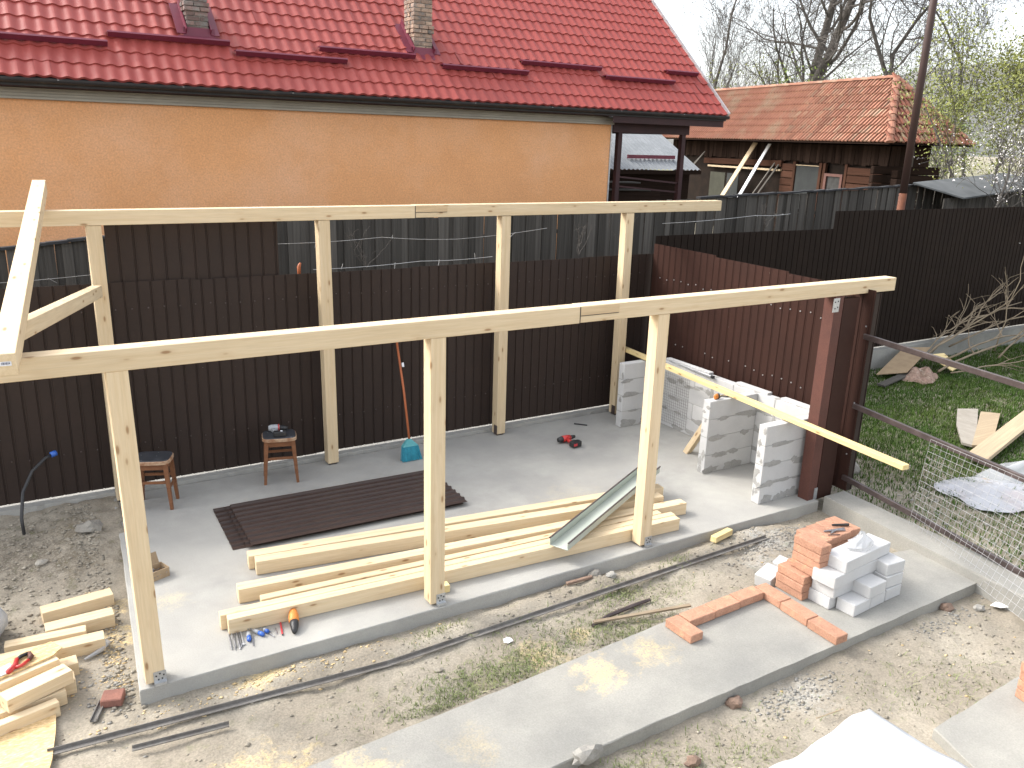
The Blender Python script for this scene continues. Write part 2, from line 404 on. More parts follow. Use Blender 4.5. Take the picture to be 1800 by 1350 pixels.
def piece(name, c, d, m, parent=None, R=None, ch=0.003):
    """one box-shaped piece with its own local frame (local X is its length), sharing mesh data between alike pieces"""
    o = bpy.data.objects.new(name, boxmesh(d[0], d[1], d[2], m, ch))
    link(o, parent)
    o.location = Vector(c) - wloc(parent)
    if R is not None:
        o.rotation_euler = R.to_euler()
    return o

def timber(name, p, q, w, h, m=None, parent=None, up=(0, 0, 1), ch=0.003):
    p, q = Vector(p), Vector(q)
    return piece(name, (p + q) / 2, ((q - p).length, w, h), m or m_wood, parent, frame(q - p, up), ch)

def RZ(deg):
    return Matrix.Rotation(math.radians(deg), 3, 'Z')

def tag(o, label, cat, group=None, kind=None):
    o['label'] = label
    o['category'] = cat
    if group:
        o['group'] = group
    if kind:
        o['kind'] = kind
    return o

def thing(name, label, cat, loc=(0, 0, 0), group=None):
    o = bpy.data.objects.new(name, None)
    link(o)
    o.location = loc
    o.empty_display_size = .1
    return tag(o, label, cat, group)

def kind(o, k):
    o['kind'] = k
    return o

# value noise on numpy arrays
_P = rng.random((64, 64))
def vnoise(x, y):
    xi = np.floor(x).astype(int); yi = np.floor(y).astype(int)
    fx = x - xi; fy = y - yi
    fx = fx * fx * (3 - 2 * fx); fy = fy * fy * (3 - 2 * fy)
    g = lambda a, b: _P[a % 64, b % 64]
    return (g(xi, yi) * (1 - fx) + g(xi + 1, yi) * fx) * (1 - fy) + (g(xi, yi + 1) * (1 - fx) + g(xi + 1, yi + 1) * fx) * fy
def fbm(x, y, f=1.0, o=4):
    t = 0.0; a = 1.0; s = 0.0
    for k in range(o):
        t = t + a * (vnoise(x * f + 17 * k, y * f + 31 * k) - .5); s += a
        a *= .55; f *= 2.05
    return t / s
def sstep(a, b, x):
    t = np.clip((x - a) / (b - a), 0, 1)
    return t * t * (3 - 2 * t)

# ------------------------------------------------------------------ ground (one sheet to the horizon)
def gheight(x, y):
    x = np.asarray(x, float); y = np.asarray(y, float)
    z = -0.115 + 0 * x
    z = z + (0.10 * sstep(0.9, 2.4, y)) * (1 - sstep(.7, 1.0, x))
    z = z + 0.05 * np.exp(-((x - .33) ** 2 / .10 + (y - 2.5) ** 2 / .5)) + .05 * np.exp(-((x - .1) ** 2 / .05 + (y - 2.1) ** 2 / .05))
    z = z + 0.06 * np.exp(-((x - 5.75) ** 2 / .16 + (y + .36) ** 2 / .05))
    z = z + 0.05 * np.exp(-((y + .26 + .06 * np.sin(x * 3.1)) ** 2 / .012)) * sstep(.8, 1.4, x) * (1 - sstep(5.6, 6.2, x)) * (.4 + 1.2 * vnoise(x * 2.3, y * 2))
    z = z + 0.045 * sstep(6.95, 7.2, x) + .06 * sstep(3.2, 3.6, y)
    near = np.exp(-(np.maximum(0, np.hypot(x - 3, y) - 9)) / 6)
    z = z + (0.075 * fbm(x, y, 1.3, 5) + .03 * fbm(x + 9, y, 9.0, 3)) * near
    z = z + (.06 * fbm(x + 3, y, 6.0, 4) + .03 * fbm(x, y + 5, 17.0, 3)) * (1 - sstep(.5, .8, x)) * sstep(1.2, 1.8, y) * (1 - sstep(3.3, 4, y))
    z = z + 2.5 * sstep(30, 120, np.hypot(x, y))
    edge = .405 + (y + .075) * .068
    slab = (x > edge + .07) & (x < 6.55) & (y > 0.0) & (y < 3.05)
    path = (y < -1.25) & (y > -1.72) & (x < 6.4)
    z = np.where(slab | path, -.2, z)
    z = np.where((x > 3.0) & (x < 6.4) & (y < -1.2) & (y > -1.75), -.2, z)
    return z
def axis(a, b, st, lo, hi, g=1.22):
    c = list(np.arange(a, b + 1e-6, st))
    d = st
    while c[-1] < hi:
        d *= g; c.append(c[-1] + d)
    d = st
    while c[0] > lo:
        d *= g; c.insert(0, c[0] - d)
    return np.array(c)
ax = axis(-1.0, 9.5, .033, -700, 900)
ay = axis(-3.2, 3.4, .033, -500, 900)
GX, GY = np.meshgrid(ax, ay, indexing='ij')
GZ = gheight(GX, GY)
nx, ny = GX.shape
gv = np.stack([GX.ravel(), GY.ravel(), GZ.ravel()], 1)
idx = np.arange(nx * ny).reshape(nx, ny)
gf = np.stack([idx[:-1, :-1].ravel(), idx[1:, :-1].ravel(), idx[1:, 1:].ravel(), idx[:-1, 1:].ravel()], 1)
def npmesh(name, v, f, m, smooth=False):
    me = bpy.data.meshes.new(name)
    v = np.asarray(v, np.float32); f = np.asarray(f, np.int32)
    k = f.shape[1]
    me.vertices.add(len(v)); me.vertices.foreach_set('co', v.ravel())
    me.loops.add(f.size); me.loops.foreach_set('vertex_index', f.ravel())
    me.polygons.add(len(f)); me.polygons.foreach_set('loop_start', np.arange(0, f.size, k, dtype=np.int32))
    if smooth:
        me.polygons.foreach_set('use_smooth', np.ones(len(f), bool))
    me.materials.append(m)
    me.update(calc_edges=True)
    me.validate()
    return me
ground = link(bpy.data.objects.new('ground', npmesh('ground', gv, gf, m_soil, True)))
kind(ground, 'structure')
def gz(x, y):
    return float(gheight(np.array([x]), np.array([y]))[0])

# distant wooded hills
hv, hf = [], []
HN = 160
for i in range(HN + 1):
    a = math.radians(-35 + 120 * i / HN)           # measured from +Y towards +X
    for j in range(9):
        d = 210 + 45 * j
        t = j / 8
        k = float(fbm(np.array([i * .07]), np.array([j * .3]), 1.0, 5)[0])
        right_up = .45 + .55 * sstep(30, 62, math.degrees(a))
        z = 1.5 + math.sin(min(1, t * 1.25) * math.pi * .55) * (34 * right_up + 22 * k) + random.uniform(-1, 1) * 1.1 * (j > 0)
        hv.append((math.sin(a) * d, -5 + math.cos(a) * d, z))
for i in range(HN):
    for j in range(8):
        hf.append((i * 9 + j, (i + 1) * 9 + j, (i + 1) * 9 + j + 1, i * 9 + j + 1))
hills = link(bpy.data.objects.new('hills', npmesh('hills', hv, hf, m_hill)))
kind(hills, 'structure')

# ------------------------------------------------------------------ concrete
def rough_slab(name, poly, z0, z1, m, amp=.0025, step=.10, ch=.006):
    """poured slab: edge line wanders a little, top arris chamfered"""
    P = []
    n = len(poly)
    for i in range(n):
        a, b = Vector((*poly[i], 0)), Vector((*poly[(i + 1) % n], 0))
        k = max(1, int((b - a).length / step))
        nrm = Vector((b.y - a.y, a.x - b.x, 0)).normalized()
        for j in range(k):
            p = a.lerp(b, j / k) + nrm * (random.uniform(-amp, amp) if j else 0)
            P.append((p.x, p.y))
    n = len(P)
    cx_, cy_ = sum(p[0] for p in P) / n, sum(p[1] for p in P) / n
    def ins(p, d):
        v = Vector((cx_ - p[0], cy_ - p[1])); v.normalize()
        return (p[0] + v.x * d, p[1] + v.y * d)
    V = [(x, y, z0) for x, y in P] + [(x, y, z1 - ch * random.uniform(.5, 1.5)) for x, y in P] + [(*ins(p, ch), z1) for p in P]
    F = [(i, (i + 1) % n, n + (i + 1) % n, n + i) for i in range(n)] + [(n + i, n + (i + 1) % n, 2 * n + (i + 1) % n, 2 * n + i) for i in range(n)]
    F += [tuple(range(2 * n, 3 * n))]
    return MB().add(V, F).build(name, m)
kind(rough_slab('concrete_slab', [(.405, -.075), (2.4, -.095), (5.37, -.1), (6.62, -.11), (6.66, .2), (6.95, .2), (7.0, 3.08), (.62, 3.08), (.55, 1.9)], -.26, 0, m_conc), 'structure')
kind(rough_slab('garden_path', [(-1.5, -1.92), (1.0, -1.88), (2.26, -1.84), (2.83, -1.83), (4.6, -1.82), (6.58, -1.79), (6.74, -1.4), (6.80, -1.2), (6.2, -1.1), (5.3, -1.06), (3.93, -1.0), (3.0, -1.06), (2.07, -1.12), (1.11, -1.17), (.2, -1.22), (-1.5, -1.3)], -.28, -.03, m_path, .0035), 'structure')
kind(rough_slab('paved_edge', [(3.9, -4.6), (8.2, -4.6), (8.0, -2.55), (6.6, -2.62), (4.52, -2.70)], -.28, -.03, m_path, .004), 'structure')
strip = tag(rough_slab('foundation_strip', [(6.67, -.13), (6.96, -.13), (6.90, -1.0), (6.84, -2.0), (6.70, -4.2), (6.36, -4.2), (6.49, -2.0), (6.58, -1.0)], -.3, .05, m_path, .004, ch=.012),
            'pale concrete foundation strip running forward under the bare steel rails', 'foundation')
footing = tag(rough_slab('fence_footing', [(-1.2, 3.1), (6.9, 3.1), (6.9, 3.34), (-1.2, 3.34)], -.2, .035, m_conc, .012, .06), 'rough concrete footing under the tall brown sheet fence behind the slab', 'footing')

# ------------------------------------------------------------------ brown sheet-metal fences
def ribbed(p, q, z0, z1, m, name, parent, pitch=.118, rib=.008, face=-1, wobble=0.0):
    """one folded steel sheet between two ground points; face = side (normal sign) the ribs stand out on"""
    p, q = Vector((p[0], p[1], 0)), Vector((q[0], q[1], 0))
    d = (q - p); L = d.length; d.normalize()
    nrm = Vector((-d.y, d.x, 0)) * (1 if face > 0 else -1)
    n = max(1, round(L / pitch)); pt = L / n
    prof = []
    for i in range(n):
        a = i * pt
        prof += [(a, 0), (a + pt * .70, 0), (a + pt * .76, -rib), (a + pt * .84, -rib), (a + pt * .865, rib * .4), (a + pt * .93, rib * .4), (a + pt * .96, 0)]
    prof.append((L, 0))
    th = .002
    front = [p + d * a + nrm * h for a, h in prof]
    back = [p + d * a + nrm * (h - th) for a, h in prof][::-1]
    mb = MB()
    loop = [Vector((v.x, v.y, z0)) for v in front + back]
    n2 = len(loop); k = len(front)
    V = loop + [Vector((v.x, v.y, z1)) for v in loop]
    F = [(i, (i + 1) % n2, n2 + (i + 1) % n2, n2 + i) for i in range(n2)]
    F += [(i, n2 - 1 - i, n2 - 2 - i, i + 1) for i in range(k - 1)] + [(n2 + i, n2 + i + 1, 2 * n2 - 2 - i, 2 * n2 - 1 - i) for i in range(k - 1)]
    mb.add(V, F)
    return mb.build(name, m, parent)

back_fence = thing('sheet_fence', 'long dark brown sheet metal fence standing directly behind the concrete slab', 'fence', (3, 3.2, 0))
xs = [-1.9, -.77, .36, 1.49, 2.62, 3.75, 4.88, 6.01, 7.12]
for i in range(len(xs) - 1):
    ribbed((xs[i], 3.2 + .003 * (i % 2)), (xs[i + 1] + .012, 3.2 + .003 * (i % 2)), .052 + random.uniform(-.006, .006), (1.985 if i > 2 else 1.995) + random.uniform(-.006, .006), m_brown, 'metal_sheet', back_fence)
for (a, b, zt) in ((.80, 1.575, 2.53), (1.564, 2.33, 2.525)):
    o = ribbed((a, 3.225 + .003 * (a > 1)), (b, 3.225 + .003 * (a > 1)), 1.94, zt, m_brown, 'metal_sheet', back_fence, pitch=.13)
    o['label'] = 'taller upper brown sheet'
for zz in (.45, 1.75):
    timber('fence_rail', (-1.9, 3.26, zz), (7.1, 3.26, zz), .04, .04, m_darksteel, back_fence)
scr = MB()
for i in range(64):
    x = -1.8 + i * .138
    for zz in (.45, 1.75):
        scr.obox((x, 3.183, zz + random.uniform(-.01, .01)), (.012, .006, .012))
kind(scr.build('screw_heads', m_darksteel, back_fence), 'stuff')

side_fence = thing('sheet_fence', 'sunlit reddish brown sheet metal fence closing the right side of the slab', 'fence', (7.05, 1.5, 0))
def sidex(y):
    return 6.965 + .04 * y
ys = [3.17, 2.05, .94, -.14]
for i in range(3):
    ribbed((sidex(ys[i]), ys[i]), (sidex(ys[i + 1]) + .003, ys[i + 1] - .01), .05, 2.12 - .02 * i, m_brown2, 'metal_sheet', side_fence, pitch=.112, rib=.007, face=-1)
for zz in (.4, 1.7):
    timber('fence_rail', (sidex(3.1) + .05, 3.1, zz), (sidex(-.1) + .05, -.1, zz), .04, .04, m_darksteel, side_fence)
scr = MB()
for i in range(24):
    y = 3.0 - i * .135
    for zz in (.42, .95, 1.72):
        if random.random() < .75:
            scr.obox((sidex(y) - .008, y, zz + random.uniform(-.02, .02)), (.006, .012, .012))
kind(scr.build('screw_heads', m_galv, side_fence), 'stuff')
ribbed((6.975, -.145), (7.06, -.145), .05, 2.05, m_brown, 'corner_sheet', side_fence, pitch=.085)

far_fence = thing('sheet_fence', 'very dark brown sheet metal fence along the far edge of the lawn', 'fence', (11, 3.2, 0))
x = 7.13
while x < 18.5:
    zt = 2.21 if x < 9.5 else 2.46
    ribbed((x, 3.2), (x + 1.14, 3.2), .27, zt + random.uniform(-.006, .006), m_browndk, 'metal_sheet', far_fence, pitch=.113, rib=.006)
    x += 1.134
o = rough_slab('concrete_base', [(7.13, 3.06), (18.6, 3.06), (18.6, 3.3), (7.13, 3.3)], -.3, .255, m_path, .006)
o.parent = far_fence
o.location = -wloc(far_fence)

# ------------------------------------------------------------------ old wooden fence behind
wood_fence = thing('board_fence', 'old weathered grey board fence standing behind the brown fences', 'fence', (4, 5.6, 0))
top_pts = [(-2.4, 5.6, 1.98), (0, 5.6, 2.04), (3.03, 5.6, 2.28), (10.6, 5.6, 2.50), (15.1, 5.6, 2.65), (17.6, 5.6, 2.73)]
def interp(x):
    for a, b in zip(top_pts, top_pts[1:]):
        if x <= b[0]:
            t = (x - a[0]) / (b[0] - a[0])
            return a[1] + t * (b[1] - a[1]), a[2] + t * (b[2] - a[2])
    return top_pts[-1][1:]
x = -2.3
k_ = 0
while x < 17.4:
    w = random.uniform(.09, .16) if x < 9 else random.uniform(.08, .15)
    k_ += 1
    y, zt = interp(x)
    zt += random.uniform(-.035, .0) if x > 3.1 else random.uniform(-.012, .0)
    if 4.55 < x < 5.2 and random.random() < .8:
        zt -= random.uniform(.03, .12)
    lean = random.uniform(-.008, .008) * (1 if x < 11 else 3)
    dy_ = (.011 if k_ % 2 else -.011) + random.uniform(-.004, .004)
    timber('board', (x + w / 2 + lean * .5, y + dy_, .05), (x + w / 2 + lean * 2 + .0, y + dy_, zt), w + .012, .02, m_woodg, wood_fence, up=(0, 1, 0), ch=0)
    x += w + (-.004 if x < 12.5 else random.choice((-.004, -.004, .004, .03)))
for a, b in zip(top_pts, top_pts[1:]):
    for zz in (.5, 1.9):
        timber('fence_rail', (a[0], a[1] + .06, zz + (a[2] - 2.3)), (b[0], b[1] + .06, zz + (b[2] - 2.3)), .06, .05, m_woodg, wood_fence)
fl1, fl2 = MB(), MB()
for a, b in zip(top_pts, top_pts[1:]):                       # black felt strip along the top
    n = 14
    for i in range(n):
        p, q = Vector(a).lerp(Vector(b), i / n), Vector(a).lerp(Vector(b), (i + 1) / n)
        if -9 < p.x < 1.3 or p.x > 9.9:
            dz = random.uniform(-.008, .012)
            (fl1 if p.x < 5 else fl2).bar((p.x, p.y - .01, p.z + dz), (q.x, q.y - .01, q.z + random.uniform(-.008, .012)), .10, .03)
fl1.build('felt_capping', m_felt, wood_fence)
fl2.build('felt_capping', m_felt, wood_fence)

# wires strung along the brown fence
def wire(pts, label, r=.0022, barbs=0, grp='loose wires above the brown fence'):
    P = []
    for a, b in zip(pts, pts[1:]):
        a, b = Vector(a), Vector(b)
        for i in range(8):
            t = i / 8
            P.append(a.lerp(b, t) - Vector((0, 0, .012 * math.sin(t * math.pi))))
    P.append(Vector(pts[-1]))
    mb = MB().tube(P, r, 5)
    for i in range(barbs):
        p = P[int((i + .5) * len(P) / barbs)]
        a = random.uniform(0, 6.28)
        d = Vector((math.cos(a), 0, math.sin(a))) * random.uniform(.02, .07)
        mb.tube([p - d * .2, p + d], r * .8, 4)
    return tag(mb.build('wire', m_wire), label, 'wire', grp)
wire([(-.4, 3.35, 2.02), (.78, 3.35, 2.06)], 'uppermost wire strung left of the tall brown sheets', barbs=4)
wire([(-.4, 3.35, 1.84), (.75, 3.35, 1.86)], 'middle wire strung left of the tall brown sheets', barbs=5)
wire([(-.4, 3.3, 1.69), (.77, 3.3, 1.72)], 'lowest wire just above the fence left of the tall brown sheets', barbs=2)
wire([(2.33, 3.4, 2.26), (3.5, 3.4, 2.29), (4.4, 3.4, 2.24), (5.6, 3.4, 2.33)], 'upper slack wire before the grey boards between the back posts', barbs=4)
wire([(2.7, 3.3, 2.0), (3.9, 3.3, 2.03), (4.8, 3.3, 2.04)], 'lower slack wire skimming the brown fence top between the back posts', .003, barbs=4)
wire([(7.4, 3.4, 2.34), (9.1, 3.4, 2.41), (9.8, 3.4, 2.42)], 'wire strung above the right brown fence before the grey boards', .003, barbs=3)
# bare climber stems behind the fence top
def climber(x, y, z, h, seed, label):
    r_ = random.Random(seed)
    mb = MB()
    for i in range(5):
        P = [Vector((x, y, z))]
        d = Vector((r_.uniform(-.5, .5), 0.02, r_.uniform(.3, 1))).normalized()
        for j in range(8):
            d = (d + Vector((r_.uniform(-.5, .5), r_.uniform(-.1, .1), r_.uniform(-.25, .45)))).normalized()
            P.append(P[-1] + d * h / 8)
        mb.tube(P, [.0042 * (1 - .09 * k) for k in range(9)], 4)
        for j in range(3):
            p = P[2 + j * 2]
            e = Vector((r_.uniform(-1, 1), 0, r_.uniform(-.2, 1))) * h * .22
            mb.tube([p, p + e * .5 + Vector((0, 0, .02)), p + e], .002, 4)
    return tag(mb.build('climber', m_bark), label, 'plant', 'bare climbers along the board fence')
climber(3.35, 3.5, 1.95, .5, 1, 'bare forked climber stem between the second and third back posts')
climber(6.9, 3.6, 2.05, .5, 2, 'tangle of bare climber twigs right of the fourth back post')
climber(9.5, 3.55, 2.2, .4, 3, 'bare climber twigs where the right brown fence steps up')
climber(6.2, 3.55, 1.95, .45, 5, 'thin bare climber between the third and fourth back posts')
sp = thing('hand_tool', 'small orange red tool handle standing above the brown fence', 'tool', (2.55, 3.3, 1.95))
MB().tube([(2.55, 3.3, 1.9), (2.552, 3.3, 2.04), (2.57, 3.3, 2.075)], [.018, .02, .012], 8).build('handle', m_broomh, sp, True)

# ------------------------------------------------------------------ orange house
house = thing('orange_house', 'orange rendered house under a steep red metal tile roof', 'house', (5, 8, 0))
YE, ZE, PIT = 7.2, 3.885, math.radians(42)
cp, sp_ = math.cos(PIT), math.sin(PIT)
XL, XR, XW, YW = -3.2, 12.14, 9.66, 7.55
SR = 5.3
yr, zr = YE + SR * cp, ZE + SR * sp_
YB = 2 * yr - YE
mb = MB().box(XL + .3, XW, YW, YW + .3, -.2, 3.66)
mb.box(XW - .3, XW, YW + .3, YB - .35, -.2, 3.66)
mb.box(XL + .3, XL + .6, YW + .3, YB - .35, -.2, 3.66)
mb.box(XL + .6, XW - .3, YB - .65, YB - .35, -.2, 3.66)
for xx in (XW - .29, XL + .31):
    n = [(xx, YW + .01, 3.66), (xx, YB - .36, 3.66), (xx, yr, zr - .45)]
    mb.extr(n, True, (.28 if xx > 0 else .28, 0, 0))
mb.build('wall', m_wall, house)
mb = MB().box(XW - .004, XW + .02, YW - .018, YW + .05, -.2, 3.66)
mb.build('corner_trim', m_galv, house)
MB().box(XL + .3, XW + .015, YE + .065, YW + .1, 3.765, 3.775).build('soffit', m_porch, house)
mb = MB()
mb.box(XL + .3, XW + .012, YW - .05, YW - .004, 3.625, 3.76)
for k in range(3):
    mb.box(XL + .3, XW + .014, YW - .074, YW - .05, 3.63 + k * .036, 3.655 + k * .036)
mb.build('soffit_trim', m_trim, house)
# roof: deck, pressed tiles (the lowest courses one by one), verge, ridge
roof = MB()
for sgn in (1, -1):
    def S(x, s, off):
        y = (YE + s * cp) if sgn > 0 else (YB - s * cp)
        return (x, y - sgn * sp_ * off, ZE + s * sp_ + cp * off)
    a = [S(XL, .03, -.06), S(XR, .03, -.06), S(XR, SR, -.06), S(XL, SR, -.06)]
    b = [S(XL, .03, -.02), S(XR, .03, -.02), S(XR, SR, -.02), S(XL, SR, -.02)]
    roof.add(a + b, [(3, 2, 1, 0), (4, 5, 6, 7), (0, 1, 5, 4), (1, 2, 6, 5), (2, 3, 7, 6), (3, 0, 4, 7)])
roof_o = roof.build('roof', m_porch, house)
WAVE, ROW = .1746, .279
def tile_geo():
    n = 12
    V, F = [], []
    prof = []
    for i in range(n + 1):
        t = i / n
        h = .013 * math.cos(2 * math.pi * t)
        prof.append((t * WAVE, h))
    rows = [(-.004, -.010), (0.0, .019), (0.0, .0195), (.09, .0105), (ROW - .012, .0035), (ROW + .004, .002)]
    for s, o in rows:
        for x_, h in prof:
            V.append((x_, s, h + o))
    m_ = n + 1
    for r_ in (0, 2, 3, 4):
        for i in range(n):
            F.append((r_ * m_ + i, r_ * m_ + i + 1, (r_ + 1) * m_ + i + 1, (r_ + 1) * m_ + i))
    return V, F
tv, tf = tile_geo()
tile_me = bpy.data.meshes.new('roof_tile')
tile_me.from_pydata(tv, [], tf); tile_me.materials.append(m_roof)
tile_me.polygons.foreach_set('use_smooth', [True] * len(tile_me.polygons)); tile_me.update()
Rroof = Matrix.Rotation(PIT, 3, 'X')
rest = MB()
nW = int((XR - XL) / WAVE)
x0t = XR - nW * WAVE
single = 0
for r_ in range(int(SR / ROW)):
    for i in range(nW):
        px_ = x0t + i * WAVE
        s = r_ * ROW
        P = Vector((px_, YE + s * cp, ZE + s * sp_))
        jig = random.uniform(-.0015, .0015) + (.01 if random.random() < .012 else 0)
        P = P + Vector((0, -sp_, cp)) * jig
        vis = px_ > -.15 + r_ * .02
        if vis and single < 300:
            o = bpy.data.objects.new('roof_tile', tile_me)
            link(o, roof_o)
            o.location = P - wloc(roof_o)
            o.rotation_euler = (PIT, 0, 0)
            single += 1
        else:
            rest.add([Rroof @ Vector(v) + P for v in tv], tf)
kind(rest.build('roof_tiles', m_roof, roof_o, True), 'stuff')
bt = MB()
bt.add([(XL, YB, ZE), (XR, YB, ZE), (XR, yr, zr), (XL, yr, zr)], [(0, 1, 2, 3)])
bt.build('back_roof_sheet', m_roof, roof_o)
MB().bar((XL, yr, zr + .02), (XR, yr, zr + .02), .22, .05).build('ridge_cap', m_roof, roof_o)
mb = MB()
mb.bar((XR + .015, YE - .01, ZE - .02), (XR + .015, yr, zr - .01), .03, .15)
mb.bar((XR + .015, YB, ZE - .02), (XR + .015, yr, zr - .01), .03, .15)
mb.build('bargeboard', m_galv, house)
mb = MB().box(XL, XR + .02, YE + .03, YE + .06, 3.775, 3.875)
mb.build('fascia', m_fascia, house)
gut = []
for k in range(9):
    a = math.pi * k / 8
    gut.append((XL, YE - .02 - .045 * math.cos(a), 3.858 - .05 * math.sin(a)))
gut2 = [(p[0], p[1] * 1, p[2] + .006) for p in gut[::-1]]
MB().extr(gut + gut2, True, (XR - XL + .02, 0, 0)).build('gutter', m_fascia, house, False)
for x in np.arange(-.6, 12, 1.45):
    MB().bar((x, YE + .02, 3.868), (x, YE - .072, 3.852), .02, .006).build('gutter_bracket', m_galv, house)
# porch under the roof end
mb = MB().box(XW + .01, XR - .02, YE + .07, YB - .07, 3.70, 3.735)
mb.build('porch_ceiling', m_porch, house)
MB().box(XW + .02, 11.5, 7.5, 7.66, 3.5, 3.695).build('porch_beam', m_porch, house)
MB().box(XW - .19, XR - .01, YE + .062, YE + .068, 3.66, 3.86).build('porch_fascia', m_porch, house)
MB().box(11.36, 11.52, 7.67, YB - .6, 3.5, 3.70).build('porch_beam', m_porch, house)
for (x, y) in ((9.86, 7.56), (11.39, 7.56), (11.39, 12.5)):
    MB().box(x - .045, x + .045, y - .045, y + .045, -.1, 3.5).build('porch_post', m_porch, house)
MB().box(XW + .02, 11.4, 7.6, YB - .6, .2, .35).build('porch_floor', m_conc, house)
for zz in (2.55, 2.72):
    MB().bar((9.9, 7.56, zz), (11.4, 7.56, zz - .12), .03, .03).build('porch_rail', m_porch, house)
# chimneys of separate bricks
def chimney(x0, y0, w, d, zb, zt, m, seed, label):
    r_ = random.Random(seed)
    core = MB().box(x0 + .014, x0 + w - .014, y0 + .014, y0 + d - .014, zb - .3, zt).build('chimney', m_chimm, house)
    core['label'] = label
    h = .062; z = zb; k = 0
    while z < zt:
        corb = .022 if (k in (5, 6)) else 0
        a0, a1, b0, b1 = x0 - corb, x0 + w + corb, y0 - corb, y0 + d + corb
        t = .11
        L_ = a1 - a0; D_ = b1 - b0
        bl = [.62, .38] if k % 2 else [.38, .62]
        fr = []
        u0 = 0
        for q in (bl if L_ < .36 else [.42, .28, .3] if k % 2 else [.3, .42, .28]):
            fr.append((a0 + u0 * L_, a0 + (u0 + q) * L_)); u0 += q
        for (p, q) in fr:
            if r_.random() < .985:
                j = r_.uniform(-.004, .004)
                piece('brick', ((p + q) / 2, b0 + t / 2 + j, z + h / 2), (round(q - p - .010, 3), t, h - .010), m, core, ch=.004)
                piece('brick', ((p + q) / 2, b1 - t / 2 + j, z + h / 2), (round(q - p - .010, 3), t, h - .010), m, core, ch=.004)
        e = D_ - 2 * t - .01
        for xx in (a0 + t / 2, a1 - t / 2):
            piece('brick', (xx + r_.uniform(-.006, .006), (b0 + b1) / 2, z + h / 2), (t, round(e / 2 if k % 2 else e, 3), h - .010), m, core, ch=.004)
        z += h; k += 1
    # metal flashing round the foot
    fl = MB()
    s0 = (y0 - YE) / cp
    fl.add([(x0 - .05, y0 - .03, zb - .02), (x0 + w + .07, y0 - .03, zb - .02), (x0 + w + .07, y0 - .005, zb + .1), (x0 - .05, y0 - .005, zb + .1)], [(0, 1, 2, 3)])
    for xx, sg in ((x0, -1), (x0 + w, 1)):
        p0 = Vector((xx + sg * .012, y0 - .03, zb - .02)); p1 = Vector((xx + sg * .012, y0 + d + .1, zb - .02 + (d + .13) * math.tan(PIT)))
        fl.bar(p0 + Vector((0, 0, .05)), p1 + Vector((0, 0, .05)), .012, .14)
        fl.bar(p0 + Vector((sg * .06, 0, .03)), p1 + Vector((sg * .06, 0, .03)), .12, .012)
    fl.bar((x0 - .12, y0 - .06, zb - .05), (x0 + w + .12, y0 - .06, zb - .05), .10, .012, up=(0, -sp_, cp))
    fl.build('flashing', m_roofg, core)
chimney(2.55, 7.93, .30, .34, 4.57, 6.0, m_chimd, 4, 'sooty dark red chimney on the left')
chimney(5.98, 7.98, .33, .38, 4.58, 6.2, m_chim, 5, 'pale brick chimney with broken edge')
# snow guards
for (xa, xb, s) in ((-2.2, 1.5, .63), (1.53, 3.08, .83), (3.12, 4.74, .64), (4.38, 5.93, .88), (6.34, 7.95, .70), (7.93, 9.62, .97), (9.6, 11.22, .75), (11.2, 12.0, 1.05)):
    P0 = Vector((0, YE + s * cp, ZE + s * sp_)); nn = Vector((0, -sp_, cp)); uu = Vector((0, cp, sp_))
    prof = [P0 + nn * .02 + uu * .10, P0 + nn * .105 + uu * .02, P0 + nn * .105 - uu * .012, P0 + nn * .028 - uu * .012, P0 + nn * .028 - uu * .006, P0 + nn * .099 + uu * .0, P0 + nn * .014 + uu * .094]
    prof = [Vector((xa, p.y, p.z)) for p in prof]
    MB().extr(prof, True, (xb - xa, 0, 0)).build('snow_guard', m_roofg, house)

# ------------------------------------------------------------------ zinc roofed shed beyond the porch
shed = thing('zinc_shed', 'low shed under grey corrugated zinc roof seen beneath the red porch', 'shed', (14, 13, 0))
mb = MB()
n = 74
V, F = [], []
for i in range(n + 1):
    x = 11.0 + i * .070
    h = .017 * (1 if i % 2 else -1)
    for (y, z) in ((12.0, 2.68), (13.4, 3.42), (14.8, 4.15)):
        V.append((x, y, z + h))
for i in range(n):
    for j in range(2):
        F.append((i * 3 + j, (i + 1) * 3 + j, (i + 1) * 3 + j + 1, i * 3 + j + 1))
mb.add(V, F).build('roof', m_zinc, shed, False)
MB().bar((14.0, 12.42, 2.98), (15.58, 12.42, 2.98), .05, .09).build('snow_guard', m_roofg, shed)
MB().box(11.1, 16.1, 12.35, 14.7, -.1, 2.6).build('wall', m_woodb, shed)
MB().box(11.0, 16.2, 12.02, 12.06, 2.56, 2.66).build('eaves_board', m_woodb, shed)
for i, (x, y, z, L_) in enumerate(((10.3, 9.0, 2.40, 1.6), (10.9, 9.6, 2.52, 1.2))):
    tag(timber('board', (x, y, z), (x + L_, y + .1, z - .03), .28, .03, m_woodg), ('wide grey board lying on the stack under the red porch', 'short grey board above the wider one under the red porch')[i], 'board')
tag(MB().box(10.1, 12.2, 9.0, 10.2, .3, 2.37).build('board_stack', m_woodb), 'dark stacked timber in the shade under the red porch', 'timber stack')

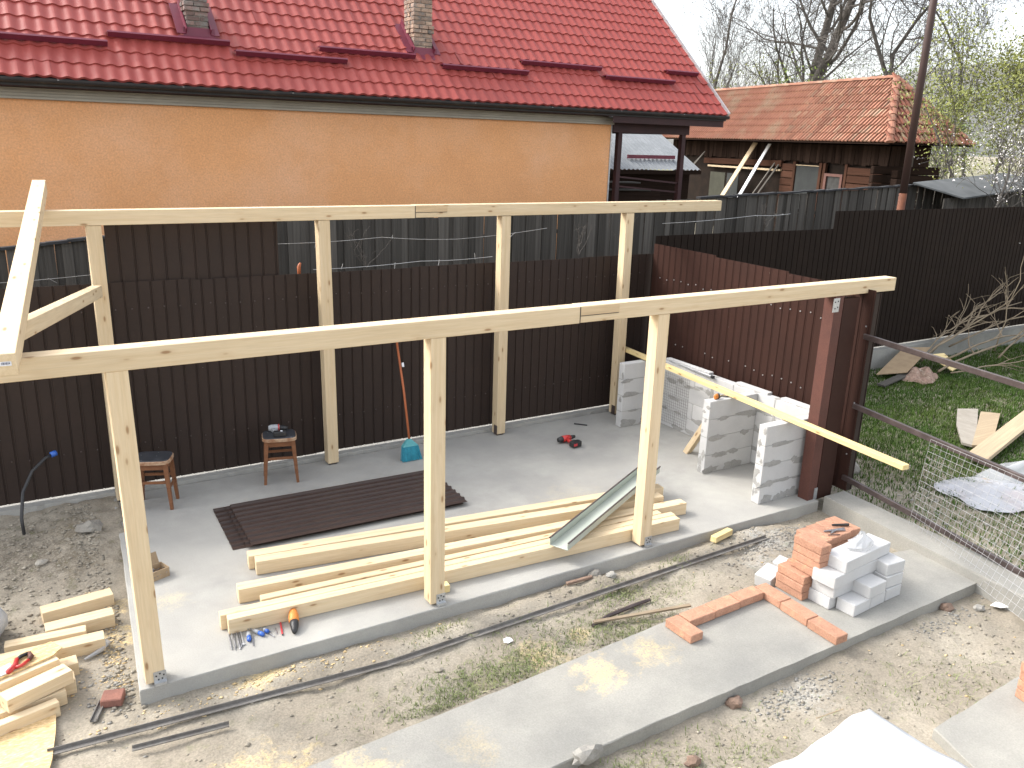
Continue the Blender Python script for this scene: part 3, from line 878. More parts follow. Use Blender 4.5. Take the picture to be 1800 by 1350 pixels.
# ------------------------------------------------------------------ old barn with clay tiles
BC = Vector((22.828, 11.217, 0)); BU = Vector((.2192, .9757, 0)); BV = Vector((.9757, -.2192, 0))
def B(s, t, z):
    return BC + BU * s + BV * t + Vector((0, 0, z))
barn = thing('old_barn', 'old dark timber barn under an orange clay tile hipped roof', 'barn', B(4, 2, 0))
W_, E_, H_, LB, ZB = 3.2, 1.9, 2.0, 15.0, 3.55
mb = MB()
def face(pts):
    mb.add(pts, [tuple(range(len(pts)))])
dn = Vector((0, 0, -.05))
face([B(0, 0, ZB) + dn, B(LB, 0, ZB) + dn, B(LB, W_ / 2, ZB + H_) + dn, B(E_, W_ / 2, ZB + H_) + dn])
face([B(0, 0, ZB) + dn, B(E_, W_ / 2, ZB + H_) + dn, B(0, W_, ZB) + dn])
face([B(0, W_, ZB) + dn, B(E_, W_ / 2, ZB + H_) + dn, B(LB, W_ / 2, ZB + H_) + dn, B(LB, W_, ZB) + dn])
face([B(0, 0, ZB) + dn * 2, B(0, W_, ZB) + dn * 2, B(LB, W_, ZB) + dn * 2, B(LB, 0, ZB) + dn * 2])
broof = mb.build('roof', m_woodb, barn)
TW, TG = .172, .314
def clay_geo(w, g):
    prof = [(0, -.01), (.010, .040), (.058, .044), (.072, -.004), (.090, .0), (.135, .010), (.158, -.004), (w, -.01)]
    V, F = [], []
    k = len(prof)
    for s, o in ((-.002, .010), (0, .050), (g + .03, .0)):
        for x_, h in prof:
            V.append((x_, s, h + o))
    for r_ in range(2):
        for i in range(k - 1):
            F.append((r_ * k + i, r_ * k + i + 1, (r_ + 1) * k + i + 1, (r_ + 1) * k + i))
    return V, F
cv, cf = clay_geo(TW, TG)
def cmesh(m):
    me = bpy.data.meshes.new('clay_tile'); me.from_pydata(cv, [], cf); me.materials.append(m); me.update()
    return me
clay_me, clayd_me = cmesh(m_clay), cmesh(m_clayd)
def tilebasis(xa, ya):
    z_ = xa.cross(ya)
    return Matrix((xa, ya, z_)).transposed()
slope = math.hypot(W_ / 2, H_)
upF = (BV * (W_ / 2) + Vector((0, 0, H_))).normalized()
RF = tilebasis(-BU, upF)
cnt = 0
restF = MB()
cand = []
for r_ in range(int(slope / TG)):
    f = r_ * TG / slope
    s = E_ * f + .12
    while s < LB:
        cand.append((s, r_)); s += TW
cand.sort()
for s, r_ in cand:
    P = B(s + TW, 0, ZB) + upF * (r_ * TG) + Vector((0, 0, random.uniform(-.004, .006)))
    if cnt < 210:
        o = link(bpy.data.objects.new('roof_tile', clay_me), broof)
        o.location = P - wloc(broof); o.rotation_euler = (RF @ Matrix.Rotation(random.uniform(-.02, .02), 3, 'Z')).to_euler()
        cnt += 1
    else:
        restF.add([RF @ Vector(v) + P for v in cv], cf)
kind(restF.build('roof_tiles', m_clay, broof), 'stuff')
upE = (BU * E_ + Vector((0, 0, H_))).normalized()
slopeE = math.hypot(E_, H_)
RE = tilebasis(BV, upE)
cnt = 0
restE = MB()
for r_ in range(int(slopeE / .36) + 1):
    f = r_ * .36 / slopeE
    t = W_ / 2 * f + .02
    while t < W_ - W_ / 2 * f - .1:
        P = B(0, t, ZB) + upE * (r_ * .36) + Vector((0, 0, random.uniform(-.01, .014)))
        if cnt < 90:
            o = link(bpy.data.objects.new('roof_tile', clayd_me), broof)
            o.location = P - wloc(broof); o.rotation_euler = RE.to_euler(); o.scale = (1, 1.2, .9)
            o['label'] = 'mossy tile coloured darker for shade'
            cnt += 1
        else:
            restE.add([RE @ Vector((v[0], v[1] * 1.2, v[2] * .9)) + P for v in cv], cf)
        t += TW
kind(restE.build('hip_tiles', m_clayd, broof), 'stuff')
def ridge_run(a, b, n):
    a, b = Vector(a), Vector(b)
    for i in range(n):
        p, q = a.lerp(b, i / n), a.lerp(b, (i + 1.12) / n)
        d = (q - p).normalized(); sd = d.cross(Vector((0, 0, 1))).normalized(); up_ = sd.cross(d)
        V, F = [], []
        for e, (pp, rad) in enumerate(((p, .125), (q, .105))):
            for k in range(7):
                an = math.pi * k / 6
                V.append(pp + sd * (rad * math.cos(an)) + up_ * (rad * .75 * math.sin(an) - .02 + .012 * (1 - e)))
        F = [(k, k + 1, 8 + k, 7 + k) for k in range(6)] + [(0, 1, 2, 3, 4, 5, 6)]
        MB().add(V, F).build('ridge_tile', m_clay, broof)
ridge_run(B(LB, W_ / 2, ZB + H_), B(E_, W_ / 2, ZB + H_), 34)
ridge_run(B(0, 0, ZB), B(E_, W_ / 2, ZB + H_), 10)
ridge_run(B(0, W_, ZB), B(E_, W_ / 2, ZB + H_), 10)
# walls: upright boards above, logs below
TI = .9
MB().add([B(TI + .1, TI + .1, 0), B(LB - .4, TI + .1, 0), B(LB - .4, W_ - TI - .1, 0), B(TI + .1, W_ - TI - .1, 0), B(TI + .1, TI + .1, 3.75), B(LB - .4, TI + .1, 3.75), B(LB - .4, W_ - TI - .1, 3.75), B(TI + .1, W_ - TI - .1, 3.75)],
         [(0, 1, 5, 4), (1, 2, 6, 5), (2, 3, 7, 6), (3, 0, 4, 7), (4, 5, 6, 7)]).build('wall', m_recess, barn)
s = TI
while s < LB - .6:
    w = random.uniform(.12, .2)
    zb = 2.85 + random.uniform(-.04, .03)
    timber('wall_board', B(s + w / 2, TI + random.uniform(-.03, .0), zb), B(s + w / 2, TI + random.uniform(-.03, 0), 3.72), w - .012, .03, m_woodb, barn, up=BV, ch=0)
    s += w
t = TI
while t < W_ - TI:
    w = random.uniform(.14, .22)
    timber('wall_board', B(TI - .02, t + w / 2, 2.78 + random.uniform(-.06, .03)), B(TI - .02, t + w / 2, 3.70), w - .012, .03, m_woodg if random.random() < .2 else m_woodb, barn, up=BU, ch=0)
    t += w
for k in range(9):
    z = .55 + k * .26
    for (a, b) in ((1.05, 2.68), (3.84, 3.95), (5.48, 6.25)):
        if b - a > .5 or z < 2.6:
            timber('log', B(a, TI + .02, z), B(b, TI + .02, z), .16, .245, m_log, barn, ch=.02)
    timber('log', B(TI + .02, .3, z + .1), B(TI + .02, W_ - .3, z + .1), .16, .245, m_woodb, barn, ch=.02)
    timber('log', B(.35, TI - .02, z), B(.62, TI - .02, z), .2, .24, m_woodb, barn, ch=.02)
timber('lintel', B(6.2, TI - .06, 2.74), B(11.6, TI - .06, 2.68), .12, .22, m_log, barn)
timber('lintel_edge', B(6.2, TI - .1, 2.50), B(11.2, TI - .1, 2.48), .1, .07, m_plank, barn)
dr = MB().add([B(4.09, TI - .06, 1.2), B(5.35, TI - .06, 1.2), B(5.35, TI - .06, 2.71), B(4.09, TI - .06, 2.71), B(4.09, TI - .02, 1.2), B(5.35, TI - .02, 1.2), B(5.35, TI - .02, 2.71), B(4.09, TI - .02, 2.71)],
              [(0, 1, 2, 3), (7, 6, 5, 4), (0, 4, 5, 1), (1, 5, 6, 2), (2, 6, 7, 3), (3, 7, 4, 0)]).build('door', m_doorgrey, barn)
timber('door_edge', B(4.09, TI - .07, 2.725), B(5.35, TI - .07, 2.725), .05, .025, m_plank, dr)
for s_ in (4.0, 5.44):
    timber('door_post', B(s_, TI - .04, 1.0), B(s_, TI - .04, 2.84), .14, .12, m_log, barn, up=BV)
wf = MB()
for (a, b, z0, z1) in ((2.82, 3.74, 2.42, 2.51), (2.82, 3.74, 1.62, 1.70), (2.82, 2.93, 1.70, 2.42), (3.63, 3.74, 1.70, 2.42)):
    wf.bar(B(a, TI - .07, (z0 + z1) / 2), B(b, TI - .07, (z0 + z1) / 2), .07, z1 - z0)
wfo = wf.build('window', m_rust, barn)
MB().bar(B(2.93, TI - .045, 2.06), B(3.63, TI - .045, 2.06), .012, .72).build('pane', m_glass, wfo)
MB().bar(B(3.05, TI - .06, 1.83), B(3.42, TI - .06, 1.83), .012, .14).build('curtain', m_white, wfo)
for s_ in (2.73, 3.82):
    timber('window_post', B(s_, TI - .03, 1.0), B(s_, TI - .03, 2.84), .12, .1, m_log, barn, up=BV)
for (p, q, w, m, lb, nm) in (
    (B(8.1, -.45, 1.3), B(7.9, .75, 3.46), .26, m_plank, 'broad straw coloured plank leaning against the barn eaves', 'leaning_plank'),
    (B(7.0, -.45, 1.3), B(6.98, .75, 3.42), .17, m_label, 'whitish peeling plank leaning right of the broad straw coloured plank', 'leaning_plank'),
    (B(6.6, -.25, 1.3), B(6.6, .8, 2.75), .07, m_woodg, 'thin grey slat leaning beside the whitish plank', 'leaning_plank'),
    (B(6.3, -.25, 1.3), B(6.35, .8, 2.7), .10, m_woodg, 'grey slab of wood leaning nearest the grey barn door', 'leaning_plank'),
    (B(12.0, -.8, 1.2), B(11.2, .5, 2.95), .08, m_woodg, 'grey pole leaning against the left end of the barn', 'leaning_plank'),
    (B(11.5, -.8, 1.2), B(11.1, .5, 3.05), .05, m_woodg, 'thin grey pole leaning at the left end of the barn', 'leaning_plank')):
    tag(timber(nm, p, q, w, .035, m, up=(-.98, .22, 0)), lb, 'plank', 'planks leaning on the barn')
tag(MB().obox(B(9.7, .35, 1.62), (1.1, .03, 1.3), frame(BU), .0).build('panel_board', m_greenboard), 'grey green board standing in the barn opening left of the leaning planks', 'board')
tag(MB().obox(B(8.6, .35, 1.62), (.8, .03, 1.3), frame(BU), .0).build('panel_board', m_doorgrey), 'dark slatted panel standing behind the leaning planks', 'board')

# low grey sheet roof at the right end of the board fence
lean = thing('low_roof', 'low grey sheet roof over dark boards beside the blossoming tree', 'shelter', (17, 5.3, 0))
V = [(15.7, 5.5, 2.74), (19.6, 5.9, 2.93), (20.2, 5.0, 2.74), (16.3, 4.75, 2.49)]
mb = MB().add(V + [(a, b, c - .03) for a, b, c in V], [(0, 3, 2, 1), (4, 5, 6, 7), (0, 1, 5, 4), (1, 2, 6, 5), (2, 3, 7, 6), (3, 0, 4, 7)])
mb.build('roof', m_slate, lean)
x = 16.1
while x < 20:
    timber('board', (x, 5.0 + (x - 16) * .06, 0), (x, 5.0 + (x - 16) * .06, 2.45 + (x - 16) * .05), .11, .025, m_woodg, lean, up=(0, 1, 0), ch=0)
    x += .135

# ------------------------------------------------------------------ utility pole
pole = thing('utility_pole', 'tall dark brown pole with a rust orange foot behind the fence', 'pole', (13.75, 4.35, 0))
MB().tube([(13.75, 4.35, 2.62), (13.75, 4.35, 5), (13.75, 4.35, 8)], [.066, .063, .06], 16).build('shaft', m_pole, pole, True)
MB().tube([(13.75, 4.35, 0), (13.75, 4.35, 2.62)], [.07, .068], 16).build('rusty_base', m_polerust, pole, True)

# ------------------------------------------------------------------ trees
def grow(base, height, seed, trunks=1, spread=.5, levels=4, kids=(7, 6, 5, 4), r0=.2, droop=.0, tw=.008, lean=None, first=.25, up=.25, kink=.16, bl=1.0):
    r_ = random.Random(seed)
    trunk, crown = MB(), MB()
    tips = []
    def branch(p, d, L, r, lev):
        n = 7 if lev < 2 else 5 if lev < 3 else 3
        P, R = [p], [r]
        for i in range(n):
            d = (d + Vector((r_.gauss(0, kink), r_.gauss(0, kink), r_.gauss(0, kink) + up * .22 * (1 if lev else .3) - droop * (i / n)))).normalized()
            P.append(P[-1] + d * L / n)
            R.append(max(tw, r * (1 - .75 * (i + 1) / n)))
        (trunk if lev == 0 else crown).tube(P, R, 8 if lev == 0 else 5 if lev == 1 else 3, cap=False)
        tips.append((P[-1], d, lev))
        if lev >= levels:
            return
        k = kids[min(lev, len(kids) - 1)]
        for j in range(k):
            t = first + (1 - first) * (j + r_.random()) / k if lev == 0 else .2 + .8 * (j + r_.random()) / k
            i = min(n - 1, int(t * n))
            q = P[i].lerp(P[i + 1], t * n - i)
            dd = (P[i + 1] - P[i]).normalized()
            side = Vector((r_.gauss(0, 1), r_.gauss(0, 1), r_.gauss(0, .6)))
            side = side - dd * side.dot(dd)
            side.normalize()
            a = spread * r_.uniform(.7, 1.35)
            nd = (dd * math.cos(a) + side * math.sin(a)).normalized()
            branch(q, nd, L * r_.uniform(.42, .68) * ((1 - .35 * t) * bl if lev == 0 else 1), max(tw, R[i] * (r_.uniform(.28, .45) if lev == 0 else r_.uniform(.4, .62))), lev + 1)
    for k in range(trunks):
        a = 2 * math.pi * (k + r_.random() * .4) / max(1, trunks)
        d = Vector((math.cos(a) * .22 * (trunks > 1), math.sin(a) * .22 * (trunks > 1), 1))
        if lean:
            d = d + Vector(lean)
        branch(Vector(base) + Vector((math.cos(a), math.sin(a), 0)) * r0 * .6 * (trunks > 1), d.normalized(), height * r_.uniform(.85, 1.05), r0, 0)
    return trunk, crown, tips

def leafset(tips, n, size, sp, seed, minlev=2):
    r_ = np.random.default_rng(seed)
    T = np.array([t[0] for t in tips if t[2] >= minlev])
    c = T[r_.integers(0, len(T), n)] + r_.normal(0, sp, (n, 3))
    a = r_.normal(0, 1, (n, 3)); a /= np.linalg.norm(a, axis=1)[:, None]
    b = np.cross(a, r_.normal(0, 1, (n, 3))); b /= np.linalg.norm(b, axis=1)[:, None]
    s = size * r_.uniform(.6, 1.3, (n, 1))
    v = np.stack([c - a * s, c + b * s * .55, c + a * s, c - b * s * .55], 1).reshape(-1, 3)
    return v, np.arange(4 * n).reshape(n, 4)

def tree(name, label, base, height, seed, leaf=None, grp='trees beyond the barn', **kw):
    t = thing(name, label, 'tree', base, grp)
    tr, cr, tips = grow(base, height, seed, **kw)
    tr.build('trunk', m_bark, t, True)
    cr.build('crown', m_twig, t)
    for (nm, n, size, sp, m, ml) in (leaf or ()):
        v, f = leafset(tips, n, size, sp, seed, ml)
        v = v - np.array(base)
        link(bpy.data.objects.new(nm, npmesh(nm, v, f, m)), t)
    return t
tree('bare_tree', 'slim bare tree with upright twigs just right of the red roof', (34.2, 31.4, 0), 12.0, 21, spread=.45, kids=(18, 6, 4, 3), r0=.14, tw=.006, up=.6, first=.15, bl=.6)
tree('bare_tree', 'broad bare tree with twin upright trunks above the middle of the barn roof', (39.2, 29.2, 0), 20, 5, trunks=2, spread=.95, kids=(20, 7, 5, 4), r0=.33, tw=.0065, up=.42, first=.2, bl=.62, kink=.13)
tree('bare_tree', 'dark gnarled bare tree with a dense crown behind the brown pole', (36.6, 20.4, 0), 13, 9, trunks=2, spread=.85, kids=(9, 6, 5, 4), r0=.2, tw=.008, up=.15, kink=.26, first=.35, lean=(.05, 0, 0), bl=.9)
tree('bare_tree', 'thin pale bare tree with rising twigs near the right edge of the sky', (39.6, 18.4, 0), 15, 31, spread=.42, kids=(14, 5, 4, 3), r0=.1, tw=.006, up=.7, first=.2, bl=.6)
tree('bare_tree', 'slender bare tree at the far right edge beyond the leafing tree', (42.4, 17.6, 0), 14, 37, spread=.42, kids=(13, 5, 4, 3), r0=.1, tw=.006, up=.7, first=.2, bl=.6)
tree('bare_tree', 'bushy pale thicket of thin trunks between the slim tree and the broad tree', (41.1, 33.6, 0), 8, 41, trunks=5, spread=.5, kids=(7, 5, 3), levels=3, r0=.06, tw=.007, up=.6, first=.1)
tree('leafing_tree', 'low ivy green tree against the trunk of the broad bare tree', (36.6, 26.6, 0), 7.2, 51, leaf=(('leaves', 3600, .07, .4, m_ivy, 2),), trunks=2, spread=.5, kids=(6, 5, 4), levels=3, r0=.1, tw=.009)
tree('leafing_tree', 'yellow green leafing shrub tree left of the broad bare tree', (33.4, 27.6, 0), 6.4, 52, leaf=(('leaves', 1500, .06, .4, m_leaf, 2),), trunks=3, spread=.5, kids=(6, 5, 4), levels=3, r0=.07, tw=.009)
tree('leafing_tree', 'yellow green leafing tree at the right edge above the blossoms', (21.6, 7.0, 0), 5.0, 53, leaf=(('leaves', 17000, .038, .26, m_leaf, 2),), trunks=4, spread=.5, kids=(7, 5, 4), levels=3, r0=.06, tw=.005, up=.4, bl=.8, first=.45)
tree('leafing_tree', 'pale green shrub behind the hipped end of the barn roof', (30.6, 14.2, 0), 4.4, 54, leaf=(('leaves', 6000, .04, .35, m_ivy, 2),), trunks=4, spread=.6, kids=(7, 5, 4), levels=3, r0=.06, tw=.007)
tree('blossom_tree', 'white blossoming plum tree rising behind the right brown fence', (16.9, 4.4, 0), 3.5, 61, leaf=(('blossom', 2300, .02, .06, m_blossom, 2), ('leaves', 700, .018, .07, m_leaf, 2)), grp=None, trunks=4, spread=.7, kids=(7, 5, 4), levels=3, r0=.055, tw=.004, up=.25, first=.6, kink=.2, bl=.8)

# ------------------------------------------------------------------ timber frame of the carport
fr = thing('timber_frame', 'new pale timber carport frame of two long beams on square posts', 'frame', (3.5, 1.5, 0))
PW = .115
def bracket(x, y, parent, face=-1):
    b = MB()
    b.obox((x + .0, y - PW / 2 - .003, .045), (.075, .004, .09))
    b.obox((x, y - PW / 2 - .012, -.0 + .012), (.07, .03, .018))
    o = b.build('post_bracket', m_galv, parent)
    h = MB()
    for (dx, dz) in ((-.022, .062), (.022, .062), (-.01, .035), (.012, .038), (0, .075)):
        h.obox((x + dx, y - PW / 2 - .006, dz), (.009, .003, .009))
    kind(h.build('bolt_holes', m_black, o), 'stuff')
for (xb, xt) in ((.505, .47), (2.46, 2.455), (4.45, 4.452)):
    p = timber('post', (xb, .0, .018), (xt, .0, 2.04), PW, PW, m_wood, fr, up=(0, 1, 0))
    bracket(xb + .025, 0, p)
for (xb, xt) in ((.70, .695), (2.72, 2.70), (4.755, 4.75), (6.485, 6.47)):
    p = timber('post', (xb, 2.98, .018), (xt, 2.98, 2.53), PW, PW, m_wood, fr, up=(0, 1, 0))
    MB().obox((xb, 2.98, .012), (.085, .085, .024)).build('post_foot', m_darksteel, p)
    if xb > 4:
        MB().obox((xb - .0 - PW / 2 - .002, 2.95, .07), (.003, .07, .11)).build('side_plate', m_darksteel, p)
# front beam in two lengths with a half lap splice, back beam likewise
BH = .125
z0 = 2.04 + BH / 2
def beam(y, xa, xm, xb, zz, ztilt=0.0):
    timber('beam', (xa, y, zz), (xm, y, zz + ztilt), PW + .01, BH, m_wood, fr)
    timber('beam', (xm + .004, y, zz + .003 + ztilt), (xb, y, zz + .003), PW + .008, BH, m_wood, fr)
    L_ = .36
    o = MB().obox((xm + L_ / 2 + .004, y - PW / 2 - .0045, zz + BH * .22), (L_, .008, BH * .5)).build('splice_block', m_splice, fr)
    MB().obox((xm, y - PW / 2 - .006, zz), (.006, .003, BH * .98)).build('splice_gap', m_black, fr)
    MB().obox((xm + L_ / 2, y - PW / 2 - .009, zz - BH * .05), (L_, .003, .004)).build('splice_gap', m_black, fr)
beam(.0, -.16, 3.62, 7.37, z0)
beam(2.98, -1.6, 3.66, 7.94, 2.53 + .065)
rafter = thing('rafter', 'white topped rafter lying across both beams at the left with a barcode label', 'rafter', (.1, 1.5, 2.4))
ra, rb = Vector((-.05, -.42, 2.225)), Vector((.36, 3.55, 2.815))
ro = timber('timber', ra, rb, .105, .115, m_wood, rafter)
Fm = frame(rb - ra)
endc = ra - Fm @ Vector((.0015, 0, 0))
lb = MB().obox(endc + Fm @ Vector((0, -.004, .006)), (.002, .05, .022), Fm).build('barcode_label', m_label, ro)
mb = MB()
for k in range(9):
    mb.obox(endc + Fm @ Vector((-.0015, -.021 + k * .0042, .008)), (.001, .0016 + .0012 * (k % 3 == 0), .009 if k in (0, 8) else .012), Fm)
kind(mb.build('barcode_print', m_ink, lb), 'stuff')
tag(timber('brace', (-.12, -.02, 2.235), (.66, 2.86, 1.985), .085, .10, m_wood), 'short timber running from the front beam under the rafter to the back left post', 'brace')
# brown steel post under the front beam
sp = thing('steel_post', 'red oxide square steel post with a galvanised plate under the front beam', 'post', (6.6, 0, 0))
MB().obox((6.57, .0, 1.02), (.12, .12, 2.04)).build('post', m_rust, sp)
MB().obox((6.75, -.02, 1.0), (.22, .08, 2.02)).build('edge_post', m_brown2, sp)
o = MB().obox((6.525, -.064, 1.96), (.085, .004, .13)).build('plate', m_galv, sp)
h = MB()
for (dx, dz) in ((-.02, .03), (.02, .035), (-.015, -.03), (.02, -.02)):
    h.obox((6.525 + dx, -.067, 1.96 + dz), (.012, .004, .012))
kind(h.build('bolt_heads', m_black, o), 'stuff')
MB().obox((6.615, -.064, .06), (.045, .004, .12)).build('base_plate', m_galv, sp)

# ------------------------------------------------------------------ aerated block wall with three piers
bw = thing('block_wall', 'low white aerated block wall with three piers and smeared grey mortar', 'wall', (6.6, 1.3, 0))
BZ, TH = .2, .10
blk = []
def blockrow(p, q, z, n0):
    """a course from p to q, lengths .6 with running bond; pieces separated by mortar joints"""
    p, q = Vector((p[0], p[1], 0)), Vector((q[0], q[1], 0))
    L_ = (q - p).length; d = (q - p).normalized()
    cuts = [0]
    x = n0
    while x < L_ - .08:
        if x > .05:
            cuts.append(x)
        x += .6
    cuts.append(L_)
    for a, b in zip(cuts, cuts[1:]):
        m_ = p + d * ((a + b) / 2)
        piece('block', (m_.x, m_.y, z + BZ / 2), (round(b - a - .005, 3), TH, BZ - .004), m_block, bw, frame(d), ch=.004)
        blk.append((p + d * b, z))
core = MB()
for k in range(4):
    z = .0 + k * BZ
    blockrow((6.82, 2.50), (6.82, .22), z, .6 if k % 2 else .3)
    blockrow((6.20, 2.56), (6.765, 2.56), z, 9)
    blockrow((6.07, .985), (6.765, .985), z, 9)
    blockrow((6.00, .155), (6.765, .155), z, 9)
core.box(6.775, 6.865, .205, 2.5, 0, .795)
for (a, y) in ((6.205, 2.56), (6.075, .985), (6.005, .155)):
    core.box(a, 6.77, y - .044, y + .044, 0, .795)
core.build('mortar_bed', m_mortar, bw)
# mortar smears: thin irregular pads wiped over the joints
sm = MB()
def smear(c, u, v, w, h, seed, nrm, th=.0035):
    r_ = random.Random(seed)
    n = 13
    P = []
    for k in range(n):
        a = 2 * math.pi * k / n
        rr = r_.uniform(.55, 1.15)
        P.append(c + u * (math.cos(a) * w * rr) + v * (math.sin(a) * h * rr))
    V = [p for p in P] + [p + nrm * th for p in P]
    V2 = V + [c + nrm * th * 1.6]
    F = [(i, (i + 1) % n, n + (i + 1) % n, n + i) for i in range(n)] + [(n + i, n + (i + 1) % n, 2 * n) for i in range(n)]
    sm.add(V2, F)
r_ = random.Random(3)
Zv = Vector((0, 0, 1))
for (x0, y) in ((6.20, 2.56), (6.07, .985), (6.00, .155)):
    fy = y - TH / 2
    for k in range(4):
        z = k * BZ
        for j in range(4 if k else 7):
            if k == 0:
                c = Vector((r_.uniform(x0 + .05, 6.72), fy, r_.uniform(.01, .05)))
                smear(c, Vector((1, 0, 0)), Zv, r_.uniform(.05, .13), r_.uniform(.03, .075), r_.random(), Vector((0, -1, 0)))
            else:
                if y > 2 and r_.random() < .45:
                    continue
                c = Vector((r_.uniform(x0 + .04, 6.72), fy, z + r_.uniform(-.02, .012)))
                smear(c, Vector((1, 0, 0)), Zv, r_.uniform(.04, .16), r_.uniform(.014, .042), r_.random(), Vector((0, -1, 0)))
    for k in range(11 if y < 2 else 2):
        c = Vector((x0 + .004, y + r_.uniform(-.035, .035), r_.uniform(.0, .75)))
        smear(c, Vector((0, 1, 0)), Zv, r_.uniform(.012, .035), r_.uniform(.02, .06), r_.random(), Vector((-1, 0, 0)))
for k in range(58):
    z = r_.choice((.02, .2, .2, .4, .4, .6, .6))
    c = Vector((6.77, r_.uniform(.25, 2.45), z + r_.uniform(-.03, .03)))
    smear(c, Vector((0, 1, 0)), Zv, r_.uniform(.03, .12), r_.uniform(.012, .045), r_.random(), Vector((-1, 0, 0)))
for (y, w) in ((.99, .05), (.35, .05), (1.62, .06), (.7, .05)):
    c = Vector((6.77, y, .35))
    smear(c, Vector((0, 1, 0)), Zv, w, .34, y, Vector((-1, 0, 0)))
for y in (2.2, 1.62, 1.25, .98, .42, .7):
    smear(Vector((6.82, y, .797)), Vector((1, 0, 0)), Vector((0, 1, 0)), .05, .05, y, Zv, .003)
kind(sm.build('mortar_smears', m_mortar, bw), 'stuff')
# loose cover strips of cut block on the wall head
for (a, b) in ((2.46, 1.72), (1.30, .84), (.66, .16)):
    piece('cap_piece', (6.84, (a + b) / 2, .80 + .013), (a - b, .075, .025), m_block, bw, frame((0, 1, 0)), ch=.003)
mesh = MB()
for k in range(15):
    mesh.obox((6.764, 1.98 + k * .034, .36), (.002, .0018, .64))
for k in range(19):
    mesh.obox((6.7635, 2.22, .05 + k * .034), (.002, .50, .0018))
kind(mesh.build('render_mesh', m_greysteel, bw), 'stuff')
tag(timber('long_batten', (6.60, 3.05, .835), (6.185, -1.215, .835), .075, .045, m_woody), 'long yellow batten resting along the block wall and jutting out in front', 'batten')
al = thing('spirit_level', 'long silver aluminium level with black end caps on top of the block wall', 'level', (6.6, 2, .8))
lv = timber('bar', (6.79, 2.36, .812), (6.745, 1.62, .812), .028, .024, m_galv, al)
timber('end_cap', (6.745, 1.62, .813), (6.742, 1.58, .813), .034, .03, m_black, lv)
tp = thing('tape_measure', 'orange and black tape measure lying on the middle pier', 'tape measure', (6.2, .98, .8))
MB().obox((6.20, .985, .828), (.075, .035, .056), RZ(12), .012).build('case', m_orange, tp)
MB().obox((6.222, .985, .829), (.034, .039, .060), RZ(12), .012).build('grip', m_black, tp)
MB().tube([(6.24, .98, .81), (6.29, 1.0, .815), (6.34, .98, .806), (6.40, 1.0, .806)], .006, 6).build('strap', m_black, tp)
tag(timber('offcut', (6.36, 1.50, .0), (6.50, 1.16, .74), .10, .06, m_wood, up=(0, .3, 1)), 'short timber offcut leaning against the back of the middle pier', 'offcut')

# ------------------------------------------------------------------ long timbers lying on the slab
Zc = .06
for (xa, ya, xb, yb, w, lb_) in (
    (1.03, .312, 4.93, .08, .075, 'frontmost long timber on the slab nearest the tools'),
    (.995, .390, 4.95, .158, .07, 'long timber tight behind the frontmost one with its end slightly further left'),
    (1.30, .468, 4.86, .242, .07, 'long timber third from the front starting further right'),
    (1.19, .695, 5.22, .32, .105, 'wide long timber lying alone in the middle of the row'),
    (1.415, 1.05, 5.13, .535, .105, 'long timber second from the back of the row'),
    (1.385, 1.165, 5.27, .70, .105, 'backmost long timber next to the brown sheets')):
    tag(timber('long_timber', (xa, ya, Zc), (xb, yb, Zc), w, .115, m_wood), lb_, 'timber', 'long timbers lying on the slab')
tag(timber('offcut', (2.46, .12, .03), (2.63, .10, .03), .07, .06, m_woody), 'small timber offcut lying at the foot of the middle front post', 'offcut')

# stack of brown roof sheets
def roof_sheet(p, ux, L_, Wd, z, label):
    ux = Vector(ux).normalized(); uy = Vector((-ux.y, ux.x, 0))
    n = int(Wd / .095)
    prof = []
    for i in range(n):
        a = i * .095
        prof += [(a, 0), (a + .058, 0), (a + .066, .017), (a + .086, .017)]
    prof.append((n * .095, 0))
    pts = [Vector((p[0], p[1], z)) + uy * a + Vector((0, 0, h)) for a, h in prof]
    pts += [q - Vector((0, 0, .002)) for q in pts[::-1]]
    mb = MB().extr(pts, False, ux * L_)
    V0 = len(pts) // 2
    n2 = len(pts)
    mb.f += [(i, i + 1, n2 - 2 - i, n2 - 1 - i) for i in range(V0 - 1)] + [(n2 + i, 2 * n2 - 1 - i, 2 * n2 - 2 - i, n2 + i + 1) for i in range(V0 - 1)]
    return tag(mb.build('roof_sheet', m_stack), label, 'sheet', 'brown roof sheets stacked on the slab')
roof_sheet((1.345, 1.50), (1, -.03, 0), 2.0, .92, .004, 'lowest dark brown profiled sheet of the flat stack sticking out at the left')
roof_sheet((1.45, 1.455), (1, -.03, 0), 2.0, .93, .023, 'middle dark brown profiled sheet of the flat stack')
roof_sheet((1.485, 1.44), (1, -.028, 0), 2.0, .94, .042, 'topmost dark brown profiled sheet of the flat stack')

